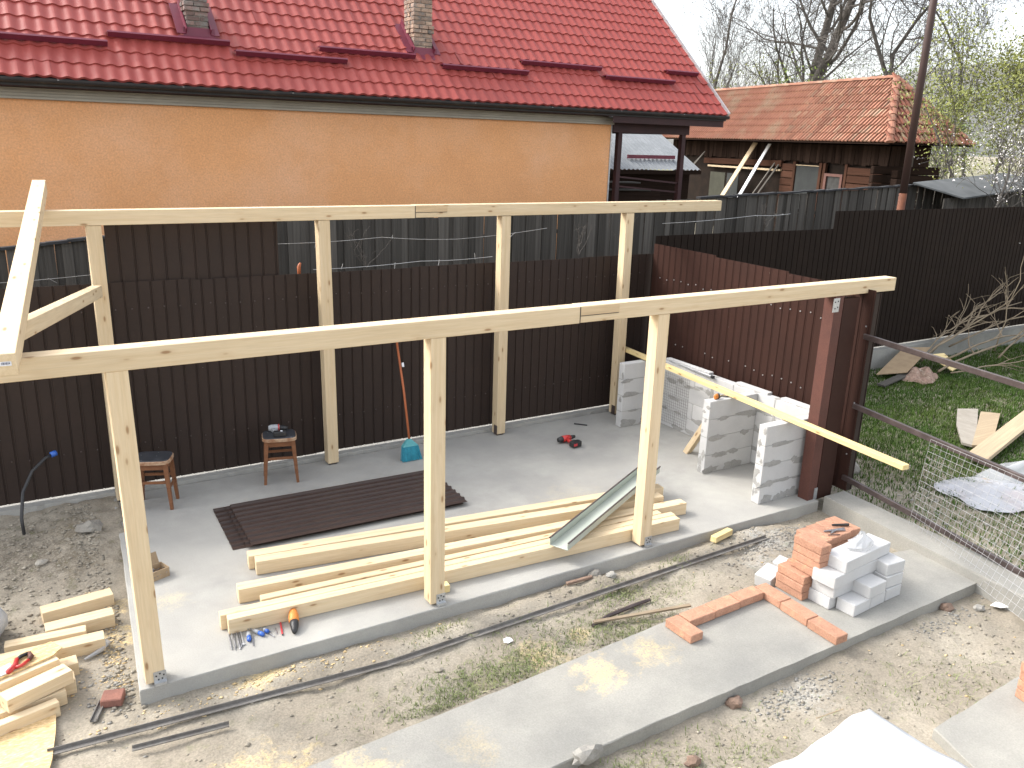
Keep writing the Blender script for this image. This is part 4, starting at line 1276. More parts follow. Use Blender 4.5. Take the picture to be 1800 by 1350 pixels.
# metal channel
ch = Vector((3.62, .06, .135)); ce = Vector((5.28, .86, .215))
Fm = frame(ce - ch)
prof = [(-.085, .065), (-.085, 0), (.085, 0), (.085, .065), (.082, .065), (.082, .003), (-.082, .003), (-.082, .065)]
pp = [ch + Fm @ Vector((0, a, b)) for a, b in prof]
gut = thing('metal_channel', 'pale green grey metal channel lying slantwise across the long timbers', 'channel', (4.4, .4, .1))
mb = MB()
n = len(pp); d = ce - ch
V = pp + [p + d for p in pp]
F = [(i, (i + 1) % n, n + (i + 1) % n, n + i) for i in range(n)] + [(0, 1, 6, 7), (1, 2, 5, 6), (2, 3, 4, 5), (n + 7, n + 6, n + 1, n), (n + 6, n + 5, n + 2, n + 1), (n + 5, n + 4, n + 3, n + 2)]
mb.add(V, F).build('channel', m_gutter, gut)
mb = MB()
for s_ in (-1, 1):
    mb.bar(ch + Fm @ Vector((0, s_ * .087, .066)), ce + Fm @ Vector((0, s_ * .087, .066)), .012, .008)
mb.build('rolled_edge', m_darksteel, gut)

# ------------------------------------------------------------------ stools
def stool(x, y, rot, label):
    t = thing('stool', label, 'stool', (x, y, 0), 'old wooden stools by the fence')
    R = RZ(rot)
    def T(a, b, c):
        v = R @ Vector((a, b, 0))
        return (x + v.x, y + v.y, c)
    pts = []
    n = 28
    for k in range(n):
        a = 2 * math.pi * k / n
        ca, sa = math.cos(a), math.sin(a)
        e = .42
        pts.append((.165 * math.copysign(abs(ca) ** e, ca), .135 * math.copysign(abs(sa) ** e, sa)))
    def ring(sc, z):
        return [T(a * sc, b * sc, z) for a, b in pts]
    V = ring(.93, .435) + ring(1.0, .44) + ring(1.0, .465) + ring(.96, .472)
    F = [(j * n + i, j * n + (i + 1) % n, (j + 1) * n + (i + 1) % n, (j + 1) * n + i) for j in range(3) for i in range(n)] + [tuple(range(n - 1, -1, -1)), tuple(range(3 * n, 4 * n))]
    MB().add(V, F).build('seat_rim', m_seatrim, t)
    V = ring(.955, .4725) + ring(.93, .478) + ring(.6, .480)
    F = [(j * n + i, j * n + (i + 1) % n, (j + 1) * n + (i + 1) % n, (j + 1) * n + i) for j in range(2) for i in range(n)] + [tuple(range(2 * n, 3 * n))]
    MB().add(V, F).build('seat', m_seat, t)
    feet = {}
    for sx in (-1, 1):
        for sy in (-1, 1):
            top = Vector(T(sx * .125, sy * .095, .44)); bot = Vector(T(sx * .155, sy * .12, .0))
            feet[(sx, sy)] = (bot, top)
            V, F = [], []
            for q, wd in ((bot, .013), (bot.lerp(top, .55), .017), (top, .02)):
                for (a, b) in ((-1, -1), (1, -1), (1, 1), (-1, 1)):
                    w_ = R @ Vector((a * wd, b * wd, 0))
                    V.append(q + w_)
            F = [(0, 3, 2, 1), (8, 9, 10, 11)] + [(j * 4 + i, j * 4 + (i + 1) % 4, (j + 1) * 4 + (i + 1) % 4, (j + 1) * 4 + i) for j in range(2) for i in range(4)]
            MB().add(V, F).build('leg', m_stoolw, t)
    def at(k, z):
        b, tp_ = feet[k]
        return b.lerp(tp_, z / .44)
    for (a, b) in (((-1, -1), (1, -1)), ((-1, 1), (1, 1)), ((-1, -1), (-1, 1)), ((1, -1), (1, 1))):
        timber('apron', at(a, .405), at(b, .405), .016, .05, m_stoolw, t, ch=.002)
        zz = .26 if a[1] == b[1] else .20
        timber('stretcher', at(a, zz), at(b, zz), .016, .026, m_stoolw, t, ch=.002)
    return t
stool(.955, 2.72, -22, 'old wooden stool with a bare black seat behind the left front post')
stool(2.13, 2.80, -14, 'old wooden stool carrying a grey drill left of the second back post')
dr = thing('cordless_drill', 'grey and black cordless drill lying on the right stool', 'drill', (2.15, 2.82, .48))
MB().tube([(2.055, 2.905, .515), (2.075, 2.90, .515), (2.13, 2.885, .515), (2.16, 2.875, .513)], [.022, .033, .035, .03], 12).build('body', m_greyp, dr, True)
MB().tube([(2.145, 2.88, .515), (2.157, 2.877, .515)], [.0365, .036], 12).build('red_band', m_red, dr, True)
MB().tube([(2.16, 2.875, .513), (2.20, 2.86, .51), (2.235, 2.85, .508)], [.028, .026, .014], 10).build('chuck', m_black, dr, True)
MB().tube([(2.09, 2.89, .505), (2.105, 2.80, .50), (2.11, 2.75, .50)], [.026, .022, .022], 8).build('handle', m_greyp, dr, True)
MB().obox((2.12, 2.735, .505), (.12, .07, .05), RZ(-12), .008).build('battery', m_black, dr)
MB().obox((2.135, 2.73, .531), (.022, .028, .002), RZ(-12)).build('battery_label', m_label, dr)

# broom
br = thing('broom', 'teal broom with an orange brown handle leaning on the fence by the middle post', 'broom', (3.5, 2.7, 0))
MB().tube([(3.505, 2.74, .19), (3.535, 2.95, .70), (3.55, 3.165, 1.2)], .0125, 10).build('handle', m_broomh, br, True)
MB().tube([(3.536, 2.965, .98 - .02), (3.539, 2.985, 1.0)], .0132, 10).build('sticker', m_label, br)
V = []
for (w, dpt, z, yy) in ((.018, .015, .22, 2.745), (.05, .022, .19, 2.735), (.09, .028, .15, 2.72)):
    V += [(3.50 - w, yy - dpt, z), (3.50 + w, yy - dpt, z), (3.50 + w, yy + dpt, z), (3.50 - w, yy + dpt, z)]
F = [(3, 2, 1, 0), (8, 9, 10, 11)] + [(j * 4 + i, (j + 1) * 4 + i, (j + 1) * 4 + (i + 1) % 4, j * 4 + (i + 1) % 4) for j in range(2) for i in range(4)]
MB().add(V, F).build('head', mat('teal_head', (.10, .34, .36), None, 9, rough=.6), br)
mb = MB()
for i in range(26):
    for j in range(4):
        a = -.085 + .17 * i / 25
        b = -.022 + .044 * j / 3
        mb.bar((3.50 + a, 2.72 + b, .152), (3.495 + a * 1.28 + random.uniform(-.004, .004), 2.67 + b * 1.3, .003 + random.uniform(0, .006)), .006, .004)
kind(mb.build('bristles', m_teal, br), 'stuff')

# red drill and marker on the slab
dr = thing('cordless_drill', 'red and black cordless drill lying on the slab before the right bay', 'drill', (5.32, 2.3, 0))
MB().tube([(5.20, 2.38, .045), (5.24, 2.385, .045), (5.30, 2.39, .046)], [.028, .036, .034], 12).build('motor_end', m_black, dr, True)
MB().tube([(5.255, 2.386, .047), (5.33, 2.392, .047), (5.37, 2.395, .046)], [.037, .036, .03], 12).build('body', m_red, dr, True)
MB().tube([(5.37, 2.395, .046), (5.44, 2.40, .045)], [.027, .018], 10).build('chuck', m_black, dr, True)
MB().tube([(5.31, 2.38, .045), (5.30, 2.30, .042), (5.295, 2.24, .042)], [.026, .022, .023], 8).build('handle', m_red, dr, True)
MB().obox((5.315, 2.205, .042), (.13, .075, .065), RZ(4), .008).build('battery', m_black, dr)
MB().obox((5.29, 2.166, .042), (.05, .003, .03), RZ(4)).build('battery_label', m_redp, dr)
tag(MB().tube([(5.76, 2.86, .01), (5.87, 2.74, .01)], .008, 8).build('marker', m_black), 'black marker pen lying on the slab by the right back post', 'pen')

# open cardboard box of screws
bx = thing('screw_box', 'small open cardboard box of screws on the slab beside the left front post', 'box', (.72, 1.36, 0))
R = RZ(20)
cb = Vector((.72, 1.34, 0))
def tb(a, b, c):
    v = R @ Vector((a, b, c))
    return cb + v
mb = MB()
mb.obox(tb(0, 0, .003), (.17, .12, .006), R)
mb.obox(tb(-.083, 0, .04), (.005, .12, .075), R); mb.obox(tb(.083, 0, .04), (.005, .12, .075), R)
mb.obox(tb(0, -.058, .04), (.162, .005, .075), R); mb.obox(tb(0, .058, .04), (.162, .005, .075), R)
mb.build('tray', m_card, bx)
MB().obox(tb(-.01, .085, .115), (.165, .004, .09), R @ Matrix.Rotation(math.radians(-25), 3, 'X')).build('lid', m_card, bx)
mb = MB()
for i in range(60):
    c = tb(random.uniform(-.07, .07), random.uniform(-.045, .045), .03 + random.uniform(0, .02))
    mb.tube([c, c + Vector((random.uniform(-.03, .03), random.uniform(-.03, .03), random.uniform(-.008, .01)))], .0028, 4)
kind(mb.build('screws', m_chrome, bx), 'stuff')

# hand tools in a row on the slab
def rod(name, label, p, q, r, m, cat, grp=None, tip=None):
    mb = MB()
    p, q = Vector(p), Vector(q)
    if tip:
        mb.tube([p, p.lerp(q, .3), p.lerp(q, .31), q.lerp(p, .04), q], [r * .7, r * .7, r, r, r * .3], 7)
    else:
        mb.tube([p, q], r, 7)
    return tag(mb.build(name, m), label, cat, grp)
for i, (p, q, r) in enumerate((((1.025, .285), (1.0, .085), .005), ((1.045, .30), (1.03, .10), .006), ((1.065, .30), (1.02, .07), .004), ((1.075, .28), (1.05, .065), .006), ((1.095, .30), (1.065, .08), .005), ((1.165, .19), (1.135, .06), .0045))):
    rod('drill_bit', ('leftmost long drill bit of the bundle', 'second long drill bit from the left in the bundle', 'third long drill bit from the left in the bundle', 'fourth long drill bit from the left in the bundle', 'long drill bit touching the spanner in the bundle', 'drill bit lying right of the lone blue screwdriver')[i], (*p, .008), (*q, .008), r, m_chrome, 'drill bit', 'long drill bits in a bundle', tip=True)
for (p, q, lb_) in (((1.27, .22), (1.285, .175), 'thin short drill bit between the screwdrivers and the pencil'), ((1.265, .17), (1.29, .10), 'thin drill bit in front of the other thin one'), ((1.325, .205), (1.315, .13), 'thick short drill bit just left of the red pencil')):
    rod('drill_bit', lb_, (*p, .006), (*q, .006), .0045, m_chrome, 'drill bit', tip=True)
sp2 = tag(MB().bar((1.105, .29, .006), (1.085, .12, .006), .008, .006).obox((1.108, .30, .006), (.022, .022, .008), RZ(30)).obox((1.083, .112, .006), (.02, .02, .008), RZ(20)).build('spanner', m_galv), 'thin open ended spanner beside the bundle of drill bits', 'spanner')
for (p, q, lb_) in (((1.16, .30), (1.125, .12), 'blue screwdriver lying alone beside the drill bits'), ((1.15, .30), (1.23, .14), 'blue screwdriver pointing left under its twin'), ((1.235, .245), (1.265, .165), 'stubby blue screwdriver right of the pair')):
    sd = thing('screwdriver', lb_, 'screwdriver', (*p, 0))
    p, q = Vector((*p, .016)), Vector((*q, .016))
    rod('shank', '', p, p.lerp(q, .45), .004, m_chrome, '')
    o = COL.objects[-1]
    for k_ in ('label', 'category'):
        if k_ in o:
            del o[k_]
    o.parent = sd; o.location = -wloc(sd)
    MB().tube([p.lerp(q, .42), p.lerp(q, .55), p.lerp(q, .72)], [.011, .015, .014], 8).build('grip', m_greyp, sd, True)
    MB().tube([p.lerp(q, .72), p.lerp(q, .86), p.lerp(q, .97), q], [.0145, .0165, .014, .006], 8).build('cap', m_blue, sd, True)
pc = thing('pencil', 'red carpenter pencil lying beside the orange cordless tool', 'pencil', (1.36, .17, 0))
MB().tube([(1.375, .248, .007), (1.345, .10, .007)], .0065, 6).build('shaft', m_redp, pc)
MB().tube([(1.345, .10, .007), (1.3425, .088, .007)], [.0065, .002], 6).build('lead', m_black, pc)
og = thing('rotary_tool', 'orange and black power tool standing against the frontmost timber', 'power tool', (1.44, .2, 0))
MB().tube([(1.475, .275, .075), (1.468, .25, .07), (1.458, .205, .058), (1.447, .165, .045), (1.443, .15, .042)], [.018, .028, .036, .036, .03], 12).build('body', m_orange, og, True)
MB().tube([(1.446, .16, .044), (1.44, .13, .036), (1.428, .09, .025), (1.42, .065, .018)], [.033, .03, .022, .013], 12).build('nose', m_black, og, True)
MB().tube([(1.452, .285, .06), (1.448, .24, .055)], .007, 6).build('switch', m_black, og)

# ------------------------------------------------------------------ offcuts, OSB and bits left of the slab
G0 = -.115
for (p, q, w, zt, lb_) in (
    ((-.065, 1.255), (.405, 1.305), .115, -.015, 'backmost short offcut with a dark knot lying left of the slab'),
    ((-.055, 1.0), (.38, 1.012), .115, -.015, 'short offcut second from the back lying left of the slab'),
    ((-.30, .90), (.19, .86), .085, -.015, 'offcut lying tight behind the long one beside the handsaw'),
    ((-.46, .735), (.29, .715), .115, -.014, 'longest offcut in the middle of the pile left of the slab'),
    ((-.42, .47), (.105, .50), .105, -.016, 'bottom offcut whose end shows right of the one under the handsaw'),
    ((-.42, .30), (.075, .315), .105, -.016, 'bottom offcut showing under the diagonal one'),
    ((-.46, .135), (.01, .215), .085, -.016, 'bottom offcut second from the front of the pile'),
    ((-.46, -.005), (-.035, .098), .06, -.016, 'frontmost offcut lying on the big OSB sheet')):
    tag(timber('offcut', (*p, zt - .05), (*q, zt - .05), w, .10, m_wood), lb_, 'offcut', 'offcuts piled left of the slab')
tag(timber('offcut', (-.46, .335), (-.0, .455), .10, .09, m_wood) if False else timber('offcut', (-.46, .27, .035), (-.01, .43, .035), .085, .09, m_wood), 'upper offcut lying under the OSB strip and handsaw', 'offcut', 'offcuts piled left of the slab')
tag(timber('offcut', (-.31, .13, .036), (.045, .275, .036), .115, .09, m_wood), 'upper diagonal offcut with its near end showing at the left', 'offcut', 'offcuts piled left of the slab')
tag(MB().add([(-.5, .25, .083), (-.03, .425, .083), (.03, .50, .083), (-.03, .60, .083), (-.5, .45, .083), (-.5, .25, .096), (-.03, .425, .096), (.03, .50, .096), (-.03, .60, .096), (-.5, .45, .096)],
            [(4, 3, 2, 1, 0), (5, 6, 7, 8, 9), (0, 1, 6, 5), (1, 2, 7, 6), (2, 3, 8, 7), (3, 4, 9, 8), (4, 0, 5, 9)]).build('board_strip', m_osb), 'OSB strip with an angled end lying under the red handled saw', 'board')
V = [(-.6, .12, -.08), (-.05, .12, -.085), (-.065, -.1, -.085), (-.10, -.35, -.09), (-.2, -.75, -.1), (-.7, -.75, -.1)]
tag(MB().add([(a, b, c - .012) for a, b, c in V] + V, [(5, 4, 3, 2, 1, 0), (6, 7, 8, 9, 10, 11)] + [(i, (i + 1) % 6, 6 + (i + 1) % 6, 6 + i) for i in range(6)]).build('board_sheet', m_osb), 'big OSB sheet lying on the ground at the bottom left corner', 'board')
hs = thing('hand_saw', 'handsaw with a red and black handle lying on the OSB strip', 'saw', (-.2, .42, .1))
zs = .099
MB().add([(-.50, .26, zs), (-.235, .36, zs), (-.265, .46, zs), (-.50, .315, zs), (-.50, .26, zs + .002), (-.235, .36, zs + .002), (-.265, .46, zs + .002), (-.50, .315, zs + .002)],
         [(3, 2, 1, 0), (4, 5, 6, 7), (0, 1, 5, 4), (1, 2, 6, 5), (2, 3, 7, 6), (3, 0, 4, 7)]).build('blade', m_galv, hs)
MB().tube([(-.275, .335, zs + .012), (-.235, .395, zs + .012), (-.225, .46, zs + .012)], [.016, .018, .014], 8).build('handle', m_red, hs, True)
MB().tube([(-.228, .455, zs + .012), (-.20, .485, zs + .012), (-.155, .497, zs + .012)], .012, 8).build('handle_top', m_black, hs, True)
MB().tube([(-.155, .497, zs + .012), (-.145, .45, zs + .014), (-.16, .42, zs + .012)], [.013, .016, .012], 8).build('grip', m_rust, hs, True)
MB().tube([(-.235, .37, zs + .011), (-.20, .375, zs + .011), (-.16, .42, zs + .011)], .010, 8).build('handle_foot', m_red, hs, True)
tag(piece('paver', (.262, .055, -.085), (.125, .115, .055), m_paver, None, RZ(-18), .006), 'dark red concrete paver lying by the front left corner of the slab', 'paver')
tag(MB().bar((.135, -.09, -.112), (.205, .08, -.108), .034, .006).bar((.152, -.097, -.105), (.222, .073, -.101), .006, .02).bar((.118, -.083, -.105), (.188, .087, -.101), .006, .02).build('metal_profile', m_greysteel), 'short grey metal channel piece in front of the red paver', 'profile')
bg = MB()
n = 18
V = []
for j in range(6):
    z = -.08 + .075 * j
    for k in range(n):
        a = 2 * math.pi * k / n
        r0_ = (.24, .27, .27, .25, .20, .10)[j] * (1 + .10 * math.sin(3 * a + j) + random.uniform(-.05, .05))
        V.append((-.56 + r0_ * math.cos(a), 1.14 + r0_ * .9 * math.sin(a), z))
F = [(j * n + i, j * n + (i + 1) % n, (j + 1) * n + (i + 1) % n, (j + 1) * n + i) for j in range(5) for i in range(n)] + [tuple(range(5 * n, 6 * n))]
tag(bg.add(V, F).build('plastic_sack', m_white, None, True), 'crumpled white plastic sack at the left edge of the picture', 'sack')
wr = MB().tube([(.30, .70, -.06), (.26, .66, -.095), (.15, .60, -.10)], [.03, .018, .008], 7)
tag(wr.build('plastic_wrap', m_film, None, True), 'twisted scrap of clear plastic wrap between the offcuts and the slab', 'wrap')
hz = thing('water_hose', 'black water pipe with a blue cap coming out of the ground by the left fence', 'pipe', (-.1, 2.6, 0))
MB().tube([(-.12, 2.62, -.1), (-.125, 2.66, .12), (-.09, 2.80, .30), (-.0, 2.93, .43), (.11, 3.0, .505), (.165, 3.03, .522)], .014, 9).build('pipe', m_black, hz, True)
MB().tube([(.16, 3.028, .52), (.205, 3.045, .53)], .026, 12).build('cap', m_blue, hz, True)

# ------------------------------------------------------------------ steel bars, sticks, scraps in front of the slab
def gline(pts, lift):
    return [Vector((x, y, gz(x, y) + lift)) for x, y in pts]
ba = thing('steel_angle', 'very long grey steel angle lying on the soil along the slab', 'steel bar', (2.5, -.4, -.1))
P0, P1 = Vector((-.12, -.285, -.098)), Vector((5.62, -.365, -.055))
mid = Vector((1.9, -.435, -.095))
for (a, b) in ((P0, mid), (mid, P1)):
    d = (b - a).normalized(); sd = Vector((-d.y, d.x, 0))
    MB().bar(a, b + d * .002, .036, .005).bar(a + sd * .017 + Vector((0, 0, .011)), b + d * .002 + sd * .017 + Vector((0, 0, .011)), .005, .026).build('bar', m_greysteel, ba)
a, b = Vector((.30, -.475, -.098)), Vector((.83, -.535, -.092))
tag(MB().bar(a, b, .026, .006).bar(a + Vector((.002, .012, .010)), b + Vector((.002, .012, .010)), .004, .022).build('steel_angle', m_greysteel), 'short steel angle lying on the soil in front of the long one', 'steel bar')
tag(MB().tube(gline([(3.42, -.70), (3.6, -.66), (3.85, -.64), (4.03, -.63)], .02), [.014, .016, .016, .013], 6).build('stick', m_darksteel), 'short dark stick crossing the longer one on the soil', 'stick')
tag(MB().bar((3.44, -.69, -.085), (4.2, -.90, -.05), .03, .014).build('stick', m_branch), 'longer dark stick running from the bricks across the soil', 'stick')
tag(timber('offcut', (5.10, -.215, gz(5.1, -.21) + .04), (5.37, -.15, gz(5.35, -.16) + .05), .06, .055, m_woody), 'small yellow wood block lying on the soil before the right part of the slab', 'offcut')
def scrap(c, r, label, m, cat='paper scrap', seed=1, name='paper_scrap', grp=None):
    r_ = random.Random(seed)
    V = []
    for k in range(7):
        a = 2 * math.pi * k / 7
        rr = r * r_.uniform(.6, 1.2)
        V.append((c[0] + rr * math.cos(a), c[1] + rr * .7 * math.sin(a), gz(c[0], c[1]) + .012 + r_.uniform(0, r * .35)))
    V.append((c[0], c[1], gz(c[0], c[1]) + .02 + r * .15))
    V += [(a, b, z - .003) for a, b, z in V]
    F = [(k, (k + 1) % 7, 7) for k in range(7)] + [(8 + (k + 1) % 7, 8 + k, 15) for k in range(7)] + [(k, 8 + k, 8 + (k + 1) % 7, (k + 1) % 7) for k in range(7)]
    return tag(MB().add(V, F).build(name, m), label, cat, grp)
scrap((2.77, -.55), .05, 'small white paper scrap lying on the soil in front of the middle post', m_paper, seed=3)
scrap((2.2, -.62), .04, 'dull crumpled scrap on the soil left of the white paper', m_gravel, seed=4)
scrap((6.52, -2.02), .11, 'crumpled white wrapper near the right end of the path', m_paper, seed=8)
scrap((6.62, -2.13), .10, 'second crumpled wrapper nearer the foundation strip', m_paper, seed=9)
tag(MB().lump((2.52, -1.86, -.02), .1, 5, 2, (1.0, .5, .55)).build('concrete_lump', m_mortarbit), 'pale broken concrete lump at the bottom edge against the path', 'lump')
for i, (x, y, r0_, lb_, mm) in enumerate((
    (.36, 2.36, .085, 'grey angular stone on the dirt bank near the left fence', m_stone), (-.02, 1.98, .04, 'small stone left of the angular stone', m_stone),
    (3.70, -1.86, .055, 'brown potato shaped stone in front of the path', m_bstone), (3.1, -2.12, .045, 'small dark stone near the bottom edge before the white wrapping', m_bstone),
    (6.05, -1.83, .05, 'rusty brown stone before the right end of the path', m_bstone), (6.3, -1.95, .04, 'small pale rubble piece near the crumpled wrappers', m_mortarbit),
    (7.72, .38, .12, 'grey stone behind the corner of the side fence', m_stone), (3.85, -.05 - .1, .05, 'soil covered lump against the slab face', m_stone), (3.95, -.24, .04, 'pale lump beside the slab face', m_mortarbit))):
    tag(MB().lump((x, y, gz(x, y) + r0_ * .35), r0_, 40 + i, 2, (1.2, .9, .7)).build('stone', mm), lb_, 'stone')
tag(timber('twig', (4.02, -2.24, -.085), (4.26, -2.26, -.09), .008, .008, m_plank), 'straw coloured splinter lying on the soil before the path', 'splinter')
tag(timber('brick_shard', (3.55, -.17, gz(3.55, -.17) + .02), (3.78, -.2, gz(3.7, -.2) + .03), .03, .022, m_bstone), 'thin reddish shard lying against the slab face', 'shard')

# ------------------------------------------------------------------ bricks laid in a U on the path
BRH = .068
def brick(c, rot, label, grp, d=(.260, .120, .064)):
    return tag(piece('brick', c, d, m_brick, None, RZ(rot), .004), label, 'brick', grp)
zb = -.03 + BRH / 2 + .001
U = 'orange bricks laid in a U on the path'
brick((3.868, -1.185, zb), 92, 'brick forming the short left leg of the brick U', U)
for k, lb_ in enumerate(('brick of the back run next to the left leg of the U', 'middle brick of the back run of the U', 'brick of the back run next to the right arm of the U')):
    brick((4.07 + k * .267, -1.105 + k * .012, zb), 2.0 + random.uniform(-.8, .8), lb_, U)
for k, lb_ in enumerate(('brick at the rear corner of the U starting the right arm', 'middle brick of the right arm of the U', 'brick ending the right arm and jutting over the path edge')):
    brick((4.80 - .012 * k, -1.165 - k * .267, zb), 88.5 + random.uniform(-1, 1), lb_, U)
# brick stack
S1 = 'orange bricks stacked behind the white blocks'
ords = ('lowest', 'second', 'third', 'fourth', 'fifth', 'sixth', 'topmost')
for k in range(3):
    brick((5.035 + random.uniform(-.006, .006), -1.165, -.03 + BRH * (k + .5)), 90 + random.uniform(-2, 2), '%s brick of the low front column of the brick stack' % ('lowest', 'middle', 'topmost')[k], S1)
for k in range(7):
    brick((5.10 + (.065 if k < 3 else 0) + random.uniform(-.006, .006), -1.235 + (.09 if k < 3 else 0), -.03 + BRH * (k + .5)), 90 + random.uniform(-2, 2), '%s brick of the tall column of the brick stack' % ords[k], S1)
for i in range(4):
    for k in range(6):
        nm = ('left', 'middle left', 'middle right', 'right')[i]
        brick((5.30 + i * .128, -1.09 + .01 * i + (0 if k < 5 else .0), -.03 + BRH * (k + .5)), 90 + random.uniform(-1, 1), '%s brick of the %s column under the pliers' % (('lowest', 'second', 'third', 'fourth', 'fifth', 'topmost')[k], nm), S1, (.260, .122, .064))
# white aerated blocks
S2 = 'white aerated blocks stacked on the path'
def wblock(c, d, rot, label):
    return tag(piece('white_block', c, d, m_block, None, RZ(rot), .005), label, 'block', S2)
for k, (dx, dy) in enumerate(((0, 0), (.01, -.015), (-.03, -.03), (.085, -.02))):
    wblock((5.36 + dx, -1.372 + dy, -.03 + .1 * (k + .5)), (.6, .2, .099), 2 + k, '%s long white block of the stack' % ('lowest', 'second', 'third', 'topmost')[k])
wblock((5.245, -1.56, -.03 + .05), (.21, .155, .099), 4, 'small cut white block standing alone in front of the stack')
wblock((5.45, -1.545, -.03 + .05), (.19, .155, .099), 3, 'lower cut white block right of the front one')
wblock((5.42, -1.55, -.03 + .15), (.21, .16, .099), 3, 'cut white block lying on the lower one in the middle front')
for k in range(3):
    wblock((5.66 + .01 * k, -1.53 + .01 * k, -.03 + .1 * (k + .5)), (.2, .16, .099), 2 - k * 3, '%s cut white block of the right hand column' % ('lowest', 'middle', 'top')[k])
o = tag(piece('white_block', (5.06, -.90, -.035), (.2, .15, .11), m_block, None, RZ(12) @ Matrix.Rotation(math.radians(-10), 3, 'Y'), .005), 'loose tilted white block lying on the soil left of the brick stack', 'block')
tag(piece('white_block', (5.22, -.945, -.01), (.11, .2, .2), m_block, None, RZ(8) @ Matrix.Rotation(math.radians(-18), 3, 'Y'), .005), 'white block leaning on the brick stack beside the loose one', 'block')
# plastic bag on the blocks
pb = MB()
n = 14
V = []
r_ = random.Random(9)
for j, (rr, z) in enumerate(((.10, 0), (.105, .03), (.075, .065), (.035, .10), (.02, .125))):
    for k in range(n):
        a = 2 * math.pi * k / n
        q = rr * r_.uniform(.75, 1.2)
        V.append((5.46 + q * 1.2 * math.cos(a), -1.40 + q * .8 * math.sin(a), .372 + z + r_.uniform(-.006, .006) * (j > 0)))
F = [(j * n + i, j * n + (i + 1) % n, (j + 1) * n + (i + 1) % n, (j + 1) * n + i) for j in range(4) for i in range(n)] + [tuple(range(4 * n, 5 * n))]
tag(pb.add(V, F).build('plastic_bag', m_film), 'crumpled clear plastic bag on top of the white blocks', 'bag')
zt = -.03 + BRH * 6 + .008
pl = thing('pliers', 'steel pliers with dark grips lying on the brick stack', 'pliers', (5.55, -1.1, zt))
MB().tube([(5.40, -1.10, zt), (5.50, -1.13, zt), (5.58, -1.17, zt)], [.006, .011, .006], 6).build('jaw', m_chrome, pl)
MB().tube([(5.42, -1.15, zt), (5.50, -1.13, zt), (5.60, -1.14, zt)], [.006, .011, .006], 6).build('jaw', m_chrome, pl)
tag(MB().tube([(5.55, -1.06, zt + .004), (5.68, -1.12, zt + .004)], [.009, .012], 6).build('punch', m_black), 'black handled tool lying behind the pliers', 'tool')
tag(MB().tube([(5.38, -1.16, zt - .002), (5.47, -1.20, zt - .002)], .004, 5).build('nail', m_darksteel), 'thin dark nail lying left of the pliers', 'nail')

# ------------------------------------------------------------------ white wrapped pallet and bricks at the lower right
bx = []
n = 56
V, F = [], []
RW = RZ(3)
def soft(u, v, hx=.62, hy=.55, top=.64):
    """drooping sheet over a block: u,v in -1..1 spread, folds on the sides"""
    r0_ = max(abs(u), abs(v))
    k = min(1.0, r0_ / .62)
    w = u / max(r0_, 1e-6) if r0_ > 0 else 0
    sx, sy = u, v
    if r0_ > .62:
        sx, sy = u * .62 / r0_, v * .62 / r0_
    z = top
    fall = max(0, r0_ - .62) / .38
    a = math.atan2(v, u)
    fold = .035 * math.sin(a * 22) * fall + .02 * math.sin(a * 9 + 1) * fall
    z = top - .05 * (k ** 4) - fall * (top + .10) + .014 * math.sin(u * 9 + 1) * math.sin(v * 7) + .008 * math.sin(u * 23 + v * 17) + .012 * math.sin(u * 5 - v * 13)
    ex = 1 + fold + fall * .06
    return sx / .62 * hx * ex, sy / .62 * hy * ex, z
cxw, cyw = 2.95, -3.44
for i in range(n + 1):
    for j in range(n + 1):
        a, b, z = soft(-1 + 2 * i / n, -1 + 2 * j / n)
        p = RW @ Vector((a, b, 0))
        V.append((cxw + p.x, cyw + p.y, z))
for i in range(n):
    for j in range(n):
        F.append((i * (n + 1) + j, (i + 1) * (n + 1) + j, (i + 1) * (n + 1) + j + 1, i * (n + 1) + j + 1))
tag(MB().add(V, F).build('wrapped_pallet', m_white, None, True), 'big white plastic wrapped pallet at the bottom right of the picture', 'pallet')
for k in range(4):
    brick((5.31 + random.uniform(-.006, .006), -2.91, -.03 + BRH * (k + .5)), 80 + random.uniform(-4, 4), '%s brick of the little stack at the right edge on the paving' % ('lowest', 'second', 'third', 'topmost')[k], 'orange bricks stacked at the right edge')

# ------------------------------------------------------------------ bare rails and mesh panel right of the slab
rl = thing('fence_rails', 'three bare dark steel rails waiting for cladding beside the lawn', 'rails', (6.9, -1.5, 0))
for (za, zb_) in ((1.635, 1.545), (.94, .80), (.19, .03)):
    timber('rail', (6.955, -.10, za), (6.74, -2.7, zb_), .035, .05, m_darksteel, rl, ch=.002)
timber('steel_upright', (6.74, -2.72, -.1), (6.74, -2.72, 1.7), .05, .05, m_darksteel, rl, up=(0, 1, 0))
mp = thing('mesh_panel', 'galvanised welded wire mesh panel leaning on the middle rail', 'mesh panel', (6.8, -1.5, .4))
TL, BL = Vector((6.835, -1.00, .905)), Vector((6.84, -.93, -.02))
TR, BR = Vector((6.69, -2.75, .82)), Vector((6.18, -2.62, -.06))
nv, nh = 30, 16
for i in range(nv + 1):
    t = i / nv
    a, b = TL.lerp(TR, t), BL.lerp(BR, t)
    MB().tube([a, a.lerp(b, .5) + Vector((.02 * math.sin(t * 3), 0, 0)), b], .0013, 5).build('vertical_wire', m_wire, mp)
for j in range(nh + 1):
    t = j / nh
    P = [TL.lerp(TR, i / 8).lerp(BL.lerp(BR, i / 8), t) + Vector((.02 * math.sin(i / 8 * 3) * math.sin(t * math.pi), 0, 0)) for i in range(9)]
    MB().tube(P, .0015, 5).build('horizontal_wire', m_wire, mp)

